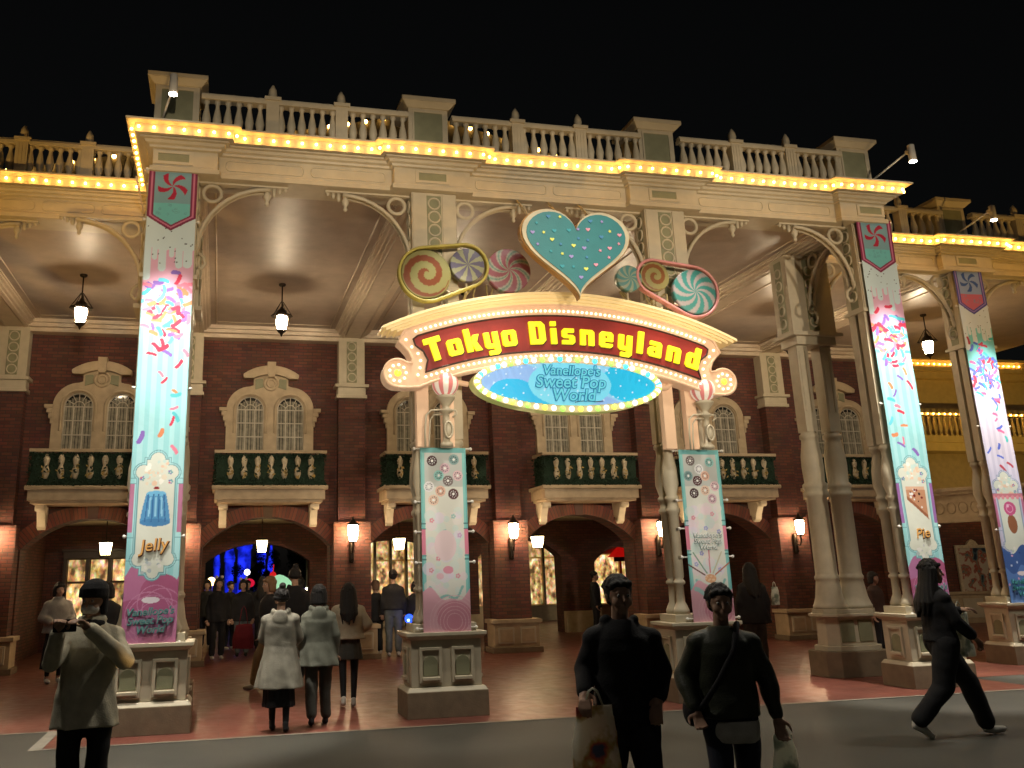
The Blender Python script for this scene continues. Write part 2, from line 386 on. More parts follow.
# balcony
def balcony(c):
    yf = 8.16; b = MB()
    b.box(c-1.24, c+1.24, yf-.06, YW, 3.64, 3.72); b.box(c-1.19, c+1.19, yf, YW, 3.42, 3.64); b.box(c-1.14, c+1.14, yf+.06, YW, 3.36, 3.42)
    b.tube([(c-1.25, yf-.02, 3.68), (c+1.25, yf-.02, 3.68)], .05, 8)
    s = b.obj('balcony', CREAM2, bld, bevel=.008)
    r = MB(); r.box(c-1.22, c+1.22, yf-.04, yf+.10, 4.42, 4.49); 
    for sx in (-1, 1): r.box(c+sx*1.22-(.14 if sx > 0 else 0), c+sx*1.22+(.14 if sx < 0 else 0), yf+.10, YW-.3, 4.42, 4.49)
    r.obj('rail', CREAM2, s, bevel=.008)
    h = MB(); h.box(c-1.17, c+1.17, yf+.03, yf+.07, 3.74, 4.40)
    for sx in (-1, 1): h.box(c+sx*1.15-.02, c+sx*1.15+.02, yf+.07, YW-.3, 3.74, 4.40)
    rnd = random.Random(int(c*10)+99)
    def leaf(p, d):
        a = rnd.uniform(0, 2*PI); u = Vector((math.cos(a), 0, math.sin(a)))*d; w = Vector((-math.sin(a), 0, math.cos(a)))*d*.45; q = Vector(p); up = Vector((0, -rnd.uniform(.01, .05), 0))
        h.add([tuple(q-u), tuple(q+w+up), tuple(q+u), tuple(q-w+up)], [(0, 1, 2, 3)])
    for k in range(900):
        t = rnd.random(); edge = rnd.random()
        z = 3.72+abs(rnd.gauss(0, .07)) if edge < .5 else (4.40-abs(rnd.gauss(0, .045)) if edge < .8 else rnd.uniform(3.74, 4.4))
        leaf((c+rnd.uniform(-1.2, 1.2), yf+rnd.uniform(-.05, .03), z), rnd.uniform(.02, .05))
    for k in range(160): leaf((c-1.19+rnd.uniform(-.03, 0.03), rnd.uniform(yf, YW-.3), rnd.uniform(3.7, 4.4)), rnd.uniform(.02, .05))
    h.obj('greenery', HEDGE, s)
    for k in range(7):
        bb = MB(); x = c-.87+k*.29
        bb.lathe([(.03, 3.86), (.05, 3.9), (.072, 3.97), (.068, 4.05), (.04, 4.14), (.062, 4.22), (.07, 4.28), (.045, 4.34), (.02, 4.38)], x, yf-.0, 10)
        for j in range(9):
            a = rnd.uniform(0, 6.28); q = Vector((x+rnd.uniform(-.07, .07), yf-.085, rnd.uniform(3.88, 4.15)))
            bb.add([tuple(q+Vector((.045*math.cos(a), 0, .045*math.sin(a)))), tuple(q+Vector((.02*math.cos(a+1.6), -.01, .02*math.sin(a+1.6)))), tuple(q-Vector((.045*math.cos(a), 0, .045*math.sin(a)))), tuple(q+Vector((.02*math.cos(a-1.6), -.02, .02*math.sin(a-1.6))))], [(0, 1, 2, 3)], 1+j % 2)
        bb.obj('baluster', [LEAFP, LEAFG, HEDGE], s)
    for sx in (-1, 1):
        k = MB(); x = c+sx*1.0
        k.poly([[(0, 3.37), (.62, 3.37), (.60, 3.28), (.44, 3.22), (.34, 3.05), (.30, 2.92), (.20, 2.86), (.14, 2.92), (.10, 3.05), (0, 3.0)]], -.08, .08, M=Matrix.Translation((x, YW, 0)) @ Matrix.Rotation(-PI/2, 4, 'Z'))
        k.tube([(x-.10, YW-.52, 3.30), (x+.10, YW-.52, 3.30)], .07, 10); k.tube([(x-.085, YW-.24, 2.95), (x+.085, YW-.24, 2.95)], .055, 10)
        k.obj('bracket', CREAM, s)
for n in (-2, -1, 0, 1, 2, 3, 4): balcony((n+.5)*S)

# inner wall of the passage and its ceiling
b = MB(); CW = mat('passage_ceiling', (.55, .45, .30), rough=.6)
b.box(-13, 20, 9.76, 14.49, 3.25, 3.4); b.obj('passage_ceiling', CW, bld)
def innerarch(x0, x1, c, hw, spr, crn, name='inner_wall', m=BRICK):
    b = MB(); b.poly([[(x0, 0), (c-hw, 0)]+archpts(c, spr, crn, hw)+[(c+hw, 0), (x1, 0), (x1, 3.25), (x0, 3.25)]], 14.5, 15.1); return b.obj(name, m, bld)
def wallseg(x0, x1, z0=0, z1=3.25, y0=14.5, y1=15.1, m=BRICK):
    b = MB(); b.box(x0, x1, y0, y1, z0, z1); return b.obj('inner_wall', m, bld)
wallseg(-13, -3.2)
wallseg(-3.2, -1.5, 2.62, 3.25)
innerarch(-1.5, 3.75, 1.9, 1.44, 2.2, 2.70)
innerarch(3.75, 8.0, 5.8, 1.75, 2.2, 2.75)
innerarch(8.0, 11.2, 9.6, 1.3, 2.2, 2.75)
innerarch(11.2, 14.2, 12.95, .98, 2.0, 2.45)
wallseg(14.2, 22)
for x in (3.75, 8.0, 11.45): b = MB(); b.box(x-.55, x+.55, 14.3, 14.5, 0, .6); b.obj('pedestal', CREAM2, bld)
b = MB(); b.box(14.9, 15.1, YW+.6, 14.5, 0, 3.25); b.obj('passage_wall', BRICK, bld)
b = MB(); b.box(-4.0, -3.7, YW+.6, 14.5, 0, 3.25); b.obj('passage_wall', BRICK, bld)

# shop front inside the left passage: lit panes
def shopmat(name, seed, bright=3.0, tint=(1, .85, .55)):
    m, nt, b = newmat(name); N, L = nt.nodes, nt.links
    tc = N.new('ShaderNodeTexCoord'); v = N.new('ShaderNodeTexVoronoi'); v.inputs['Scale'].default_value = 13
    mp = N.new('ShaderNodeMapping'); mp.inputs['Location'].default_value = (seed, seed*2, seed*3); mp.inputs['Scale'].default_value = (1.6, 1.6, 1)
    L.new(tc.outputs['Object'], mp.inputs[0]); L.new(mp.outputs[0], v.inputs['Vector'])
    n = N.new('ShaderNodeTexNoise'); n.inputs['Scale'].default_value = 3.6; n.inputs['Detail'].default_value = 5; L.new(mp.outputs[0], n.inputs['Vector'])
    r = N.new('ShaderNodeValToRGB'); el = r.color_ramp.elements
    el[0].position = .36; el[0].color = (.07, .035, .012, 1); el[1].position = .66; el[1].color = (tint[0], tint[1], tint[2], 1); q_ = el.new(.50); q_.color = (.50, .28, .10, 1); q_ = el.new(.58); q_.color = (.62, .46, .22, 1)
    L.new(n.outputs['Fac'], r.inputs['Fac'])
    mx = N.new('ShaderNodeMix'); mx.data_type = 'RGBA'; mx.blend_type = 'MULTIPLY'; mx.inputs[0].default_value = .5
    L.new(r.outputs[0], mx.inputs[6]); L.new(v.outputs['Color'], mx.inputs[7])
    L.new(mx.outputs[2], b.inputs['Emission Color']); b.inputs['Emission Strength'].default_value = bright
    b.inputs['Base Color'].default_value = (.2, .15, .1, 1); b.inputs['Roughness'].default_value = .2
    return m
SHOP = [shopmat('lit_shop_display', 3.1, .9, (1, .78, .42)), shopmat('lit_shop_display_warm', 7.7, .6, (1, .62, .28)), shopmat('lit_shop_display_pale', 1.3, .7, (1, .82, .5))]
SHOPCREAM = mat('shop_cream', (.50, .40, .22), rough=.5)
DKWOOD = mat('dark_wood', (.05, .028, .015), rough=.4)
def shopfront(parent_label, loc, w, h, rz, cols, rows, smat, frame=SHOPCREAM, label_cat='shop front', base=.5, depth=.25, name='shop_front'):
    t = thing(name, parent_label, label_cat, loc, rz)
    b = MB(); b.box(-w/2, w/2, 0, depth, 0, base); b.box(-w/2-.05, w/2+.05, -.04, depth, base, base+.06)
    b.box(-w/2-.06, w/2+.06, -.06, depth, h-.18, h); b.box(-w/2-.1, w/2+.1, -.12, depth, h, h+.07)
    b.box(-w/2, w/2, depth, depth+.1, 0, h)
    b.obj('frame', frame, t, bevel=.008)
    cw = w/cols
    for i in range(cols):
        p = MB(); p.box(-w/2+i*cw-.05, -w/2+i*cw+.05, -.03, depth-.01, base+.06, h-.18); p.obj('mullion', frame, t, bevel=.006)
        z0 = base+.06; H = h-.18-z0
        for j in range(rows):
            a = z0+H*(j/rows if rows == 1 else (0, .66, 1)[j]); bb = z0+H*(1 if rows == 1 else (.66, 1)[j])
            p = MB(); p.box(-w/2+i*cw+.07, -w/2+(i+1)*cw-.07, .06, .09, a+.03, bb-.03); p.obj('window_pane', smat[(i+j) % len(smat)], t)
    p = MB(); p.box(w/2-.05, w/2+.05, -.03, depth-.01, base+.06, h-.18); p.obj('mullion', frame, t, bevel=.006)
    return t
shopfront('lit shop window with dark wood mullions seen through the leftmost arch', (-2.3, 14.3, 0), 1.7, 2.55, 0, 3, 2, SHOP, DKWOOD)
shopfront('brightly lit cream shop front glimpsed through the third arch, left of the dotted banner', (6.2, 20.5, 0), 3.4, 3.3, 0, 6, 2, SHOP)
shopfront('cream and gold shop front with tall pale panes beyond the fourth arch', (11.6, 20.8, 0), 4.6, 3.3, 0, 7, 2, [SHOP[2], SHOP[1]])
sf = shopfront('narrow lit shop front under the red awning', (15.9, 20, 0), 3.6, 2.5, 0, 3, 1, [SHOP[0], SHOP[2]])
aw = thing('awning', 'bright red domed awning glimpsed through the small inner arch', 'awning', (15.7, 19.9, 2.2))
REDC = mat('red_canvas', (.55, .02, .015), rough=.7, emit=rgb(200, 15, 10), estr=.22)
b = MB(); b.add([(-.9, -.5, 0), (.9, -.5, 0), (.9, .1, 0), (-.9, .1, 0), (-.45, -.1, .46), (.45, -.1, .46), (0, 0, .66)], [(0, 1, 5, 4), (1, 2, 5), (3, 0, 4), (4, 5, 6), (2, 3, 4, 6, 5), (3, 2, 1, 0)]); b.obj('canopy', REDC, aw)
b = MB(); b.box(-.9, .9, -.5, -.48, -.16, -.003); b.obj('valance', mat('dark_red_canvas', (.16, .008, .01), rough=.8), aw)
t = thing('cream_pier', 'plain cream pier standing in shade just right of the dotted banner', 'pier', (8.1, 15.6, 0))
b = MB(); b.box(-.3, .3, -.2, .2, 0, .5); b.box(-.24, .24, -.15, .15, .5, 2.6); b.box(-.3, .3, -.2, .2, 2.6, 2.8); b.obj('shaft', SHOPCREAM, t, bevel=.01)

# ------------------------------------------------------------------ portico columns
def brackets(t, dirs, offs):
    # arched spandrel brackets carrying rings and pendants
    for d in dirs:
        k = MB(); Mr = Matrix.Rotation(d*PI/2, 4, 'Z'); o = offs[d]
        pts = [(o+1.0*(1-math.cos(R(a))), 0, 6.20+1.02*math.sin(R(a))) for a in range(0, 91, 9)]
        for yy in (-.05, .05): k.tube([(p[0], yy, p[2]) for p in pts], .03, 8, M=Mr)
        k.tube([(o+.19+.125*math.cos(a), 0, 7.12+.125*math.sin(a)) for a in [2*PI*q/20 for q in range(20)]], .028, 8, closed=True, M=Mr)
        k.box(o, o+1.26, -.05, .05, 7.255, 7.285, M=Mr)
        k.lathe([(.02, 6.98), (.035, 7.02), (.02, 7.05), (.05, 7.09), (.06, 7.14), (.03, 7.18), (.05, 7.21), (.05, 7.26)], o+.96, 0, 8, M=Mr)
        for j in range(3): k.lathe([(.015, 7.13+j*.04), (.03, 7.16+j*.04), (.03, 7.26)], o+1.06+j*.08, 0, 6, M=Mr)
        k.tube([(o+.02, 0, 6.22), (o+.11, 0, 6.15), (o+.13, 0, 6.05), (o+.08, 0, 5.98), (o+.03, 0, 6.01)], .025, 6, M=Mr)
        k.obj('bracket', CREAM, t)
def column(x, y, label, thick=False, group='columns of the portico', upper=5.75, br=(0, 2)):
    t = thing('portico_column', label, 'column', (x, y, 0), 0, group)
    b = MB()
    if thick:
        def ch(a, d, c): return [(-a, -d+c), (-a+c, -d), (a-c, -d), (a, -d+c), (a, d-c), (a-c, d), (-a+c, d), (-a, d-c)]
        def octo(bm, a, z0, z1, c=.14, a2=None, mi=0):
            a2 = a2 or a; k = .20; lo = ch(a, a-k, c); hi = ch(a2, a2-k, c*a2/a)
            vs = [(p, q, z0) for p, q in lo]+[(p, q, z1) for p, q in hi]
            bm.add(vs, [tuple(range(7, -1, -1)), tuple(range(8, 16))]+[(i, (i+1) % 8, 8+(i+1) % 8, 8+i) for i in range(8)], mi)
        octo(b, .60, 0, .40, .16); b.obj('plinth', TAN, t, bevel=.01)
        b = MB(); octo(b, .52, .40, .48, .15); octo(b, .47, .48, .94, .14, .46); octo(b, .55, .94, .99, .16); octo(b, .50, .99, 1.06, .15)
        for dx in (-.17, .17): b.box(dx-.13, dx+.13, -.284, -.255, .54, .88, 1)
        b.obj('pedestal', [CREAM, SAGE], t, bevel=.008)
        for k, (dx, dy) in enumerate([(-.235, 0), (.235, 0)]):
            p = MB()
            p.lathe([(.28, 1.06), (.28, 1.11), (.265, 1.13), (.225, 1.25), (.195, 1.45), (.185, 1.52), (.20, 1.54), (.205, 1.58), (.185, 1.61), (.18, 1.64), (.172, 2.9), (.205, 2.93), (.21, 2.99), (.18, 3.02), (.21, 3.08), (.21, 3.13), (.17, 3.17), (.185, 3.45), (.175, 3.65), (.14, 3.85), (.135, 3.92), (.16, 3.94), (.16, 4.0), (.12, 4.03), (.13, 4.06)], dx, dy, 32, flute=.07)
            p.box(dx-.11, dx+.11, dy-.13, dy+.13, 4.05, upper-.15)
            for ex in (-.06, .06): p.box(dx+ex-.02, dx+ex+.02, dy-.145, dy-.13, 4.4, upper-.25)
            p.obj('shaft', CREAM, t)
        b = MB(); b.box(-.40, .40, -.24, .24, upper-.15, upper); b.box(-.50, .50, -.33, .33, upper, upper+.07)
        b.box(-.44, .44, -.24, .24, upper+.07, 7.28)
        for rz, dd in ((0, .24), (1, .44), (2, .24), (3, .44)):
            Mr = Matrix.Rotation(rz*PI/2, 4, 'Z')
            b.box(-.10, .10, -dd-.012, -dd+.01, upper+.12, 7.2, 1, Mr)
            for i in range(5): b.tube([(.085*math.cos(a), -dd-.018, upper+.27+i*.24+.085*math.sin(a)) for a in [2*PI*k/14 for k in range(14)]], .016, 6, M=Mr, closed=True)
        b.obj('capital', [CREAM, SAGE], t, bevel=.006)
        brackets(t, br, (.44, .24, .44, .24))
        return t
    b.box(-.54, .54, -.34, .34, 0, .32); b.obj('plinth', TAN, t, bevel=.008)
    b = MB(); b.frustum(0, 0, .32, .37, .535, .335, .50, .30); b.box(-.47, .47, -.27, .27, .37, .95); b.frustum(0, 0, .95, 1.0, .48, .28, .54, .34); b.box(-.54, .54, -.34, .34, 1.0, 1.045)
    b.box(-.43, .43, -.24, .24, 1.045, 1.15)
    for rz, dd, dxs in ((0, .27, (-.215, .215)), (1, .47, (0,)), (2, .27, (-.215, .215)), (3, .47, (0,))):
        Mr = Matrix.Rotation(rz*PI/2, 4, 'Z')
        for dx in dxs:
            b.poly([[(dx-.15, .42), (dx+.15, .42), (dx+.15, .86), (dx-.15, .86)], [(dx-.11, .50), (dx-.11, .82), (dx+.11, .82), (dx+.11, .50)]], -dd-.03, -dd+.002, 0, Mr)
            b.poly([[(dx-.095, .51)]+[(dx+.095, .51)]+arc(dx, .66, .095, 0, 180, 8)], -dd-.016, -dd+.002, 1, Mr)
            b.box(dx-.12, dx+.12, -dd-.06, -dd-.029, .455, .495, 0, Mr)
    b.obj('pedestal', [CREAM, SAGE], t, bevel=.005)
    for k, (dx, dy) in enumerate([(-.26, -.11), (.26, -.11), (.26, .11), (-.26, .11)]):
        p = MB()
        p.lathe([(.11, 1.15), (.115, 1.2), (.10, 1.23), (.085, 1.27), (.06, 1.32), (.055, 1.55), (.085, 1.57), (.085, 1.60), (.055, 1.63), (.075, 1.66), (.075, 2.55), (.10, 2.58), (.10, 2.62), (.075, 2.65), (.075, 2.72), (.10, 2.75), (.10, 2.79), (.075, 2.82), (.12, 2.98), (.11, 3.2), (.07, 3.42), (.075, 3.5), (.10, 3.52), (.10, 3.56), (.08, 3.6)], dx, dy, 12)
        p.box(dx-.085, dx+.085, dy-.075, dy+.075, 3.6, upper)
        p.obj('post', CREAM, t)
    b = MB(); b.box(-.38, .38, -.24, .24, upper, upper+.06); b.box(-.34, .34, -.20, .20, upper+.06, 7.28)
    for rz, dd in ((0, .20), (1, .34), (3, .34)):
        Mr = Matrix.Rotation(rz*PI/2, 4, 'Z'); ww = .11 if rz == 0 else .09
        b.box(-ww, ww, -dd-.006, -dd+.01, upper+.1, 7.24, 1, Mr)
        if rz == 0:
            for sx in (-1, 1): b.box(sx*.225-.10, sx*.225+.10, -dd-.018, -dd+.02, upper+.06, 7.26, 0, Mr)
        for i in range(6): b.tube([(.088*math.cos(a), -dd-.012, 7.11-i*.21+.088*math.sin(a)) for a in [2*PI*k/16 for k in range(16)]], .015, 6, M=Mr, closed=True)
    b.obj('capital', [CREAM, SAGE], t, bevel=.004)
    brackets(t, br, (.34, .20, .34, .20))
    return t
ORD = ['first', 'second', 'third', 'fourth']
clab = ['cream portico column on a panelled pedestal, behind the long jelly banner at left',
        'cream portico column on a panelled pedestal carrying the left side of the big arched sign',
        'cream portico column on a panelled pedestal carrying the right side of the big arched sign',
        'cream portico column with turned posts behind the pie banner at the right front corner']
YC = .36
for i in range(4): column(CX[i], YC, clab[i], br=((0, 1), (0, 2), (0, 2), (1, 2))[i])
column(15.0, YC+YWING, 'cream wing column behind the lilac ice cream banner at far right')
column(-3.72, YC+YWING, 'cream wing column at the left edge, its bracket and pendant reaching into view')
column(11.15, 1.98, 'massive cluster of four fluted cream shafts on an eight-sided plinth, right of centre', thick=True, br=(0, 3))
column(-.06, 1.98, 'fluted cream column cluster half hidden behind the long jelly banner', thick=True, br=(2, 3))

# ------------------------------------------------------------------ portico roof: entablature, ceiling, cornice, bulbs
roof = thing('portico_roof', 'cream portico roof with a moulded cornice edged in rows of warm bulbs', 'portico roof', (0, 0, 0))
YF = .20; YFW = YF+YWING; XL, XR, XE = -.26, 11.53, 22.0
def pathpts(proj=.12):
    p = [(-13, YFW), (-4.36, YFW)]
    p += [(-4.34, YFW-proj), (-3.1, YFW-proj), (-3.08, YFW)]
    p += [(XL, YFW), (XL, YF-proj), (.62, YF-proj), (.64, YF)]
    for c in (3.74, 7.5): p += [(c-.60, YF), (c-.58, YF-proj), (c+.58, YF-proj), (c+.60, YF)]
    p += [(10.68, YF), (10.70, YF-proj), (XR, YF-proj), (XR, YFW), (14.40, YFW), (14.42, YFW-proj), (15.58, YFW-proj), (15.60, YFW), (XE, YFW)]
    return p
def offset_path(pts, d):
    P = [Vector((a, b)) for a, b in pts]; out = []
    for i, p in enumerate(P):
        def nrm(a, b): t = (b-a).normalized(); return Vector((t.y, -t.x))
        n0 = nrm(P[i-1], p) if i else nrm(p, P[1]); n1 = nrm(p, P[i+1]) if i < len(P)-1 else n0
        m = (n0+n1); m.normalize(); q = max(.35, m.dot(n0)); out.append(p+m*(d/q))
    return out
def sweep(b, path, prof, mi=0):
    rings = [[(q.x, q.y, z) for q in offset_path(path, d)] for d, z in prof]
    n = len(path); vs = [p for r in rings for p in r]
    b.add(vs, [(i*n+j, i*n+j+1, (i+1)*n+j+1, (i+1)*n+j) for i in range(len(prof)-1) for j in range(n-1)], mi)
P0 = pathpts()
b = MB(); sweep(b, P0, [(-.5, 7.28), (0, 7.28), (.035, 7.285), (.035, 7.35), (.0, 7.37), (0, 7.62), (.045, 7.63), (.055, 7.66), (.10, 7.675), (.12, 7.71), (.17, 7.715), (.17, 7.74), (-.5, 7.745)])
b.obj('entablature', CREAM, roof)
b = MB(); sweep(b, P0, [(-.4, 7.747), (.235, 7.747), (.235, 7.88), (.345, 7.883), (.355, 7.89), (.355, 7.91), (-1.2, 7.915)])
b.obj('cornice', CREAM, roof)
# frieze panels
def frieze(x0, x1, y):
    w = (x1-x0)/max(1, round((x1-x0)/1.05)); k = int(round((x1-x0)/w)); b = MB()
    for i in range(k):
        a, c = x0+i*w+.06, x0+(i+1)*w-.06; z0, z1 = 7.42, 7.57; r = .05
        loop = arc(a+r, z0+r, r, 180, 270, 4)+arc(c-r, z0+r, r, 270, 360, 4)+arc(c-r, z1-r, r, 0, 90, 4)+arc(a+r, z1-r, r, 90, 180, 4)
        b.tube([(p, y-.004, q) for p, q in loop], .009, 5, closed=True)
    return b.obj('frieze_panels', CREAM, roof)
frieze(.68, 3.10, YF); frieze(4.38, 6.88, YF); frieze(8.12, 10.64, YF); frieze(-3.0, -.35, YFW); frieze(-7.5, -4.4, YFW); frieze(11.65, 14.38, YFW); frieze(15.65, 18.7, YFW)
for x, y in ((0.02, YF), (3.74, YF), (7.5, YF), (11.27, YF), (-3.72, YFW), (15, YFW)):
    b = MB(); b.poly([[(x-.26, 7.40), (x+.26, 7.40), (x+.26, 7.60), (x-.26, 7.60)], [(x-.21, 7.44), (x-.21, 7.56), (x+.21, 7.56), (x+.21, 7.44)]], y-.135, y-.118); b.box(x-.21, x+.21, y-.124, y-.118, 7.44, 7.56, 1)
    b.obj('frieze_block', [CREAM, SAGE], roof)
# ceiling boards, beams, mouldings
b = MB(); b.box(XL+.2, XR-.2, .5, YWING+.55, 7.45, 7.6); b.box(-13, XE, YWING+.55, YW+.3, 7.45, 7.6); b.obj('ceiling', CEIL, roof)
b = MB(); b.box(-13, XE, YFW+.3, YW+.4, 7.62, 7.74); b.obj('roof_slab', TAN, roof)
def beam(x, y0, y1):
    b = MB(); b.box(x-.28, x+.28, y0, y1, 7.29, 7.45)
    for s in (-1, 1):
        b.box(min(x+s*.28, x+s*.34), max(x+s*.28, x+s*.34), y0, y1, 7.33, 7.45); b.box(min(x+s*.34, x+s*.40), max(x+s*.34, x+s*.40), y0, y1, 7.38, 7.45); b.box(min(x+s*.40, x+s*.43), max(x+s*.40, x+s*.43), y0, y1, 7.42, 7.45)
        b.tube([(x+s*.20, y0, 7.29), (x+s*.20, y1, 7.29)], .018, 6); b.tube([(x+s*.56, y0+.3, 7.45), (x+s*.56, y1-.3, 7.45)], .016, 6)
    b.obj('ceiling_beam', CEILT, roof)
for n, x in ((-2, -7.5), (-1, -3.75), (0, .03), (1, 3.76), (2, 7.51), (3, 11.26), (4, 15.0)):
    beam(x, (YF+.2 if 0 <= n <= 3 else YFW+.2), YW-.3)
b = MB()
for n in range(-3, 5):
    x0, x1 = n*S+.43, (n+1)*S-.43
    for (a, c, z) in ((YW-.30, YW, 7.20), (YW-.42, YW-.30, 7.29), (YW-.50, YW-.42, 7.37)): b.box(x0-.14, x1+.14, a, c, z, 7.452)
    b.tube([(x0+.13, YW-.78, 7.45), (x1-.13, YW-.78, 7.45)], .016, 6)
b.obj('crown_moulding', CEILT, roof)
b = MB()
for x0, x1, y in [(.46, 3.33, .42), (4.19, 7.08, .42), (7.94, 10.83, .42), (-3.3, -.4, YFW+.25), (11.7, 14.6, YFW+.25), (15.4, 18.6, YFW+.25)]:
    b.box(x0, x1, y, y+.14, 7.30, 7.45); b.box(x0, x1, y+.14, y+.2, 7.38, 7.45); b.tube([(x0+.13, y+.5, 7.45), (x1-.13, y+.5, 7.45)], .016, 6)
b.obj('edge_beam', CEILT, roof)
# side returns of the portico below the cornice
b = MB(); b.box(XL+.02, XL+.30, YF+.3, YFW, 7.29, 7.6); b.box(XR-.30, XR-.02, YF+.3, YFW, 7.29, 7.6); b.obj('side_beam', CREAM, roof)
# bulbs along the fascia
bm_ = MB(); bm_.sphere((0, 0, 0), .020, 8, 5); bulbme = bm_.mesh('light_bulb', BULB)
sk = MB(); sk.sphere((0, 0, 0), .024, 8, 5)
def bulbs_along(path, parent, step=.195, z=7.80, d=.285, me=bulbme, cap=100):
    pts = offset_path(path, d); acc = step/2; cnt = []
    for i in range(len(pts)-1):
        a, c = pts[i], pts[i+1]; L_ = (c-a).length
        if L_ < .1: continue
        k = max(1, int(round(L_/step)))
        for j in range(k):
            p = a+(c-a)*((j+.5)/k); cnt.append((p.x, p.y, z))
    cnt.sort(key=lambda q: (Vector(q)-Vector((.84, -12, 1.8))).length)
    vis = [q for q in cnt if q[0] > -4.6 and q[0] < 18.9]
    for q in vis[:cap]: place('light_bulb', me, parent, q)
    if vis[cap:]:
        b = MB()
        for q in vis[cap:]: b.sphere(q, .024, 6, 4)
        tag(b.obj('light_bulb', BULB, parent), kind='stuff')
bulbs_along(P0, roof)

# ------------------------------------------------------------------ roof pedestals and balustrades
def roof_pedestal(x, y, label, w=.31):
    t = thing('roof_pedestal', label, 'pedestal', (x, y, 7.915), 0, 'pedestals along the roof edge')
    b = MB(); b.box(-w-.06, w+.06, -.36, .40, 0, .12); b.box(-w, w, -.30, .34, .12, .80); b.obj('body', CREAM, t, bevel=.006)
    b = MB(); b.frustum(0, .02, .78, .86, w+.02, .34, w+.10, .42); b.box(-w-.11, w+.11, -.41, .45, .86, .93); b.obj('cap', CREAM, t, bevel=.006)
    b = MB()
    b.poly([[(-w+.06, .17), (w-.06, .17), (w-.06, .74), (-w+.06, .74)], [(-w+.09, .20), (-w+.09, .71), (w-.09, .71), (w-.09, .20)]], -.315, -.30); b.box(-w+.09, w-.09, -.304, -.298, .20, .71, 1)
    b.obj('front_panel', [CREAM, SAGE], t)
    return t
roof_pedestal(.02, .50, 'square cream roof pedestal above the jelly banner, leftmost of the front row')
roof_pedestal(3.72, .50, 'square cream roof pedestal above the left side of the arched sign')
roof_pedestal(7.52, .50, 'square cream roof pedestal above the right side of the arched sign')
roof_pedestal(11.2, .50, 'square cream roof pedestal at the right front corner, above the pie banner')
roof_pedestal(14.95, .50+YWING, 'dim roof pedestal on the right wing above the lilac banner')
roof_pedestal(-3.72, .50+YWING, 'dim roof pedestal on the left wing at the picture edge')
bprof = [(.05, 0), (.05, .04), (.028, .06), (.048, .12), (.058, .20), (.046, .29), (.027, .40), (.024, .45), (.042, .48), (.042, .52)]
q = MB(); q.lathe(bprof, n=9); balme = q.mesh('baluster', CREAM)
q = MB(); q.box(-.09, .09, -.09, .09, 0, .70); q.box(-.12, .12, -.12, .12, .67, .73)
for sx in (-.05, 0, .05): q.box(sx-.012, sx+.012, -.098, -.09, .06, .62)
q.lathe([(.07, .73), (.05, .76), (.065, .83), (.055, .91), (.02, .99), (.005, 1.01)], n=10); postme = q.mesh('post', CREAM)
def balustrade(x0, x1, y, label, posts=(1/3., 2/3.), n=20):
    t = thing('balustrade', label, 'balustrade', (x0, y-.30, 7.915), 0, 'balustrades along the roof edge'); L_ = x1-x0; t.scale = (1, 1, .88)
    b = MB(); b.box(0, L_, -.08, .08, 0, .05); b.obj('bottom_rail', CREAM, t, bevel=.004)
    b = MB(); b.box(0, L_, -.08, .08, .61, .68); b.box(0, L_, -.055, .055, .68, .72); b.obj('top_rail', CREAM, t, bevel=.004)
    for p in posts: place('post', postme, t, (L_*p, 0, 0))
    for i in range(n):
        x = L_*(i+.5)/n
        if min([abs(x-L_*p) for p in posts]+[9]) < .1: continue
        place('baluster', balme, t, (x, 0, .05)).scale = (1.12, 1.12, 1.08)
balustrade(.36, 3.38, .42, 'cream roof balustrade between the first and second front pedestals')
balustrade(4.06, 7.18, .42, 'cream roof balustrade directly above the arched sign')
balustrade(7.86, 10.86, .42, 'cream roof balustrade between the third pedestal and the right corner')
balustrade(-3.38, -.45, .42+YWING, 'dim roof balustrade on the left wing')
balustrade(11.75, 14.6, .42+YWING, 'dim roof balustrade on the right wing, left of its pedestal', n=15)
balustrade(15.3, 18.6, .42+YWING, 'dim roof balustrade on the right wing at the picture edge')

# far gable edged with bulbs
gab = thing('gable_roof', 'dark gabled roof behind the balustrade with a string of warm bulbs on its edge', 'roof', (0, 8.2, 0))
DARKROOF = mat('dark_roof', (.03, .03, .03), rough=.8)
def gz(x): return 13.15-.247*abs(x-5.5)
b = MB(); b.poly([[(-6, 7.9), (17, 7.9), (17, gz(17)-.05), (5.5, 13.1), (-6, gz(-6)-.05)]], 0, .3); b.obj('gable', DARKROOF, gab)
gx = [-5+.45*i for i in range(47)]
q = MB(); q.sphere((0, 0, 0), .05, 8, 6); gbm = q.mesh('light_bulb', BULB)
for x in gx: place('light_bulb', gbm, gab, (x, -.06, gz(x)-.1))

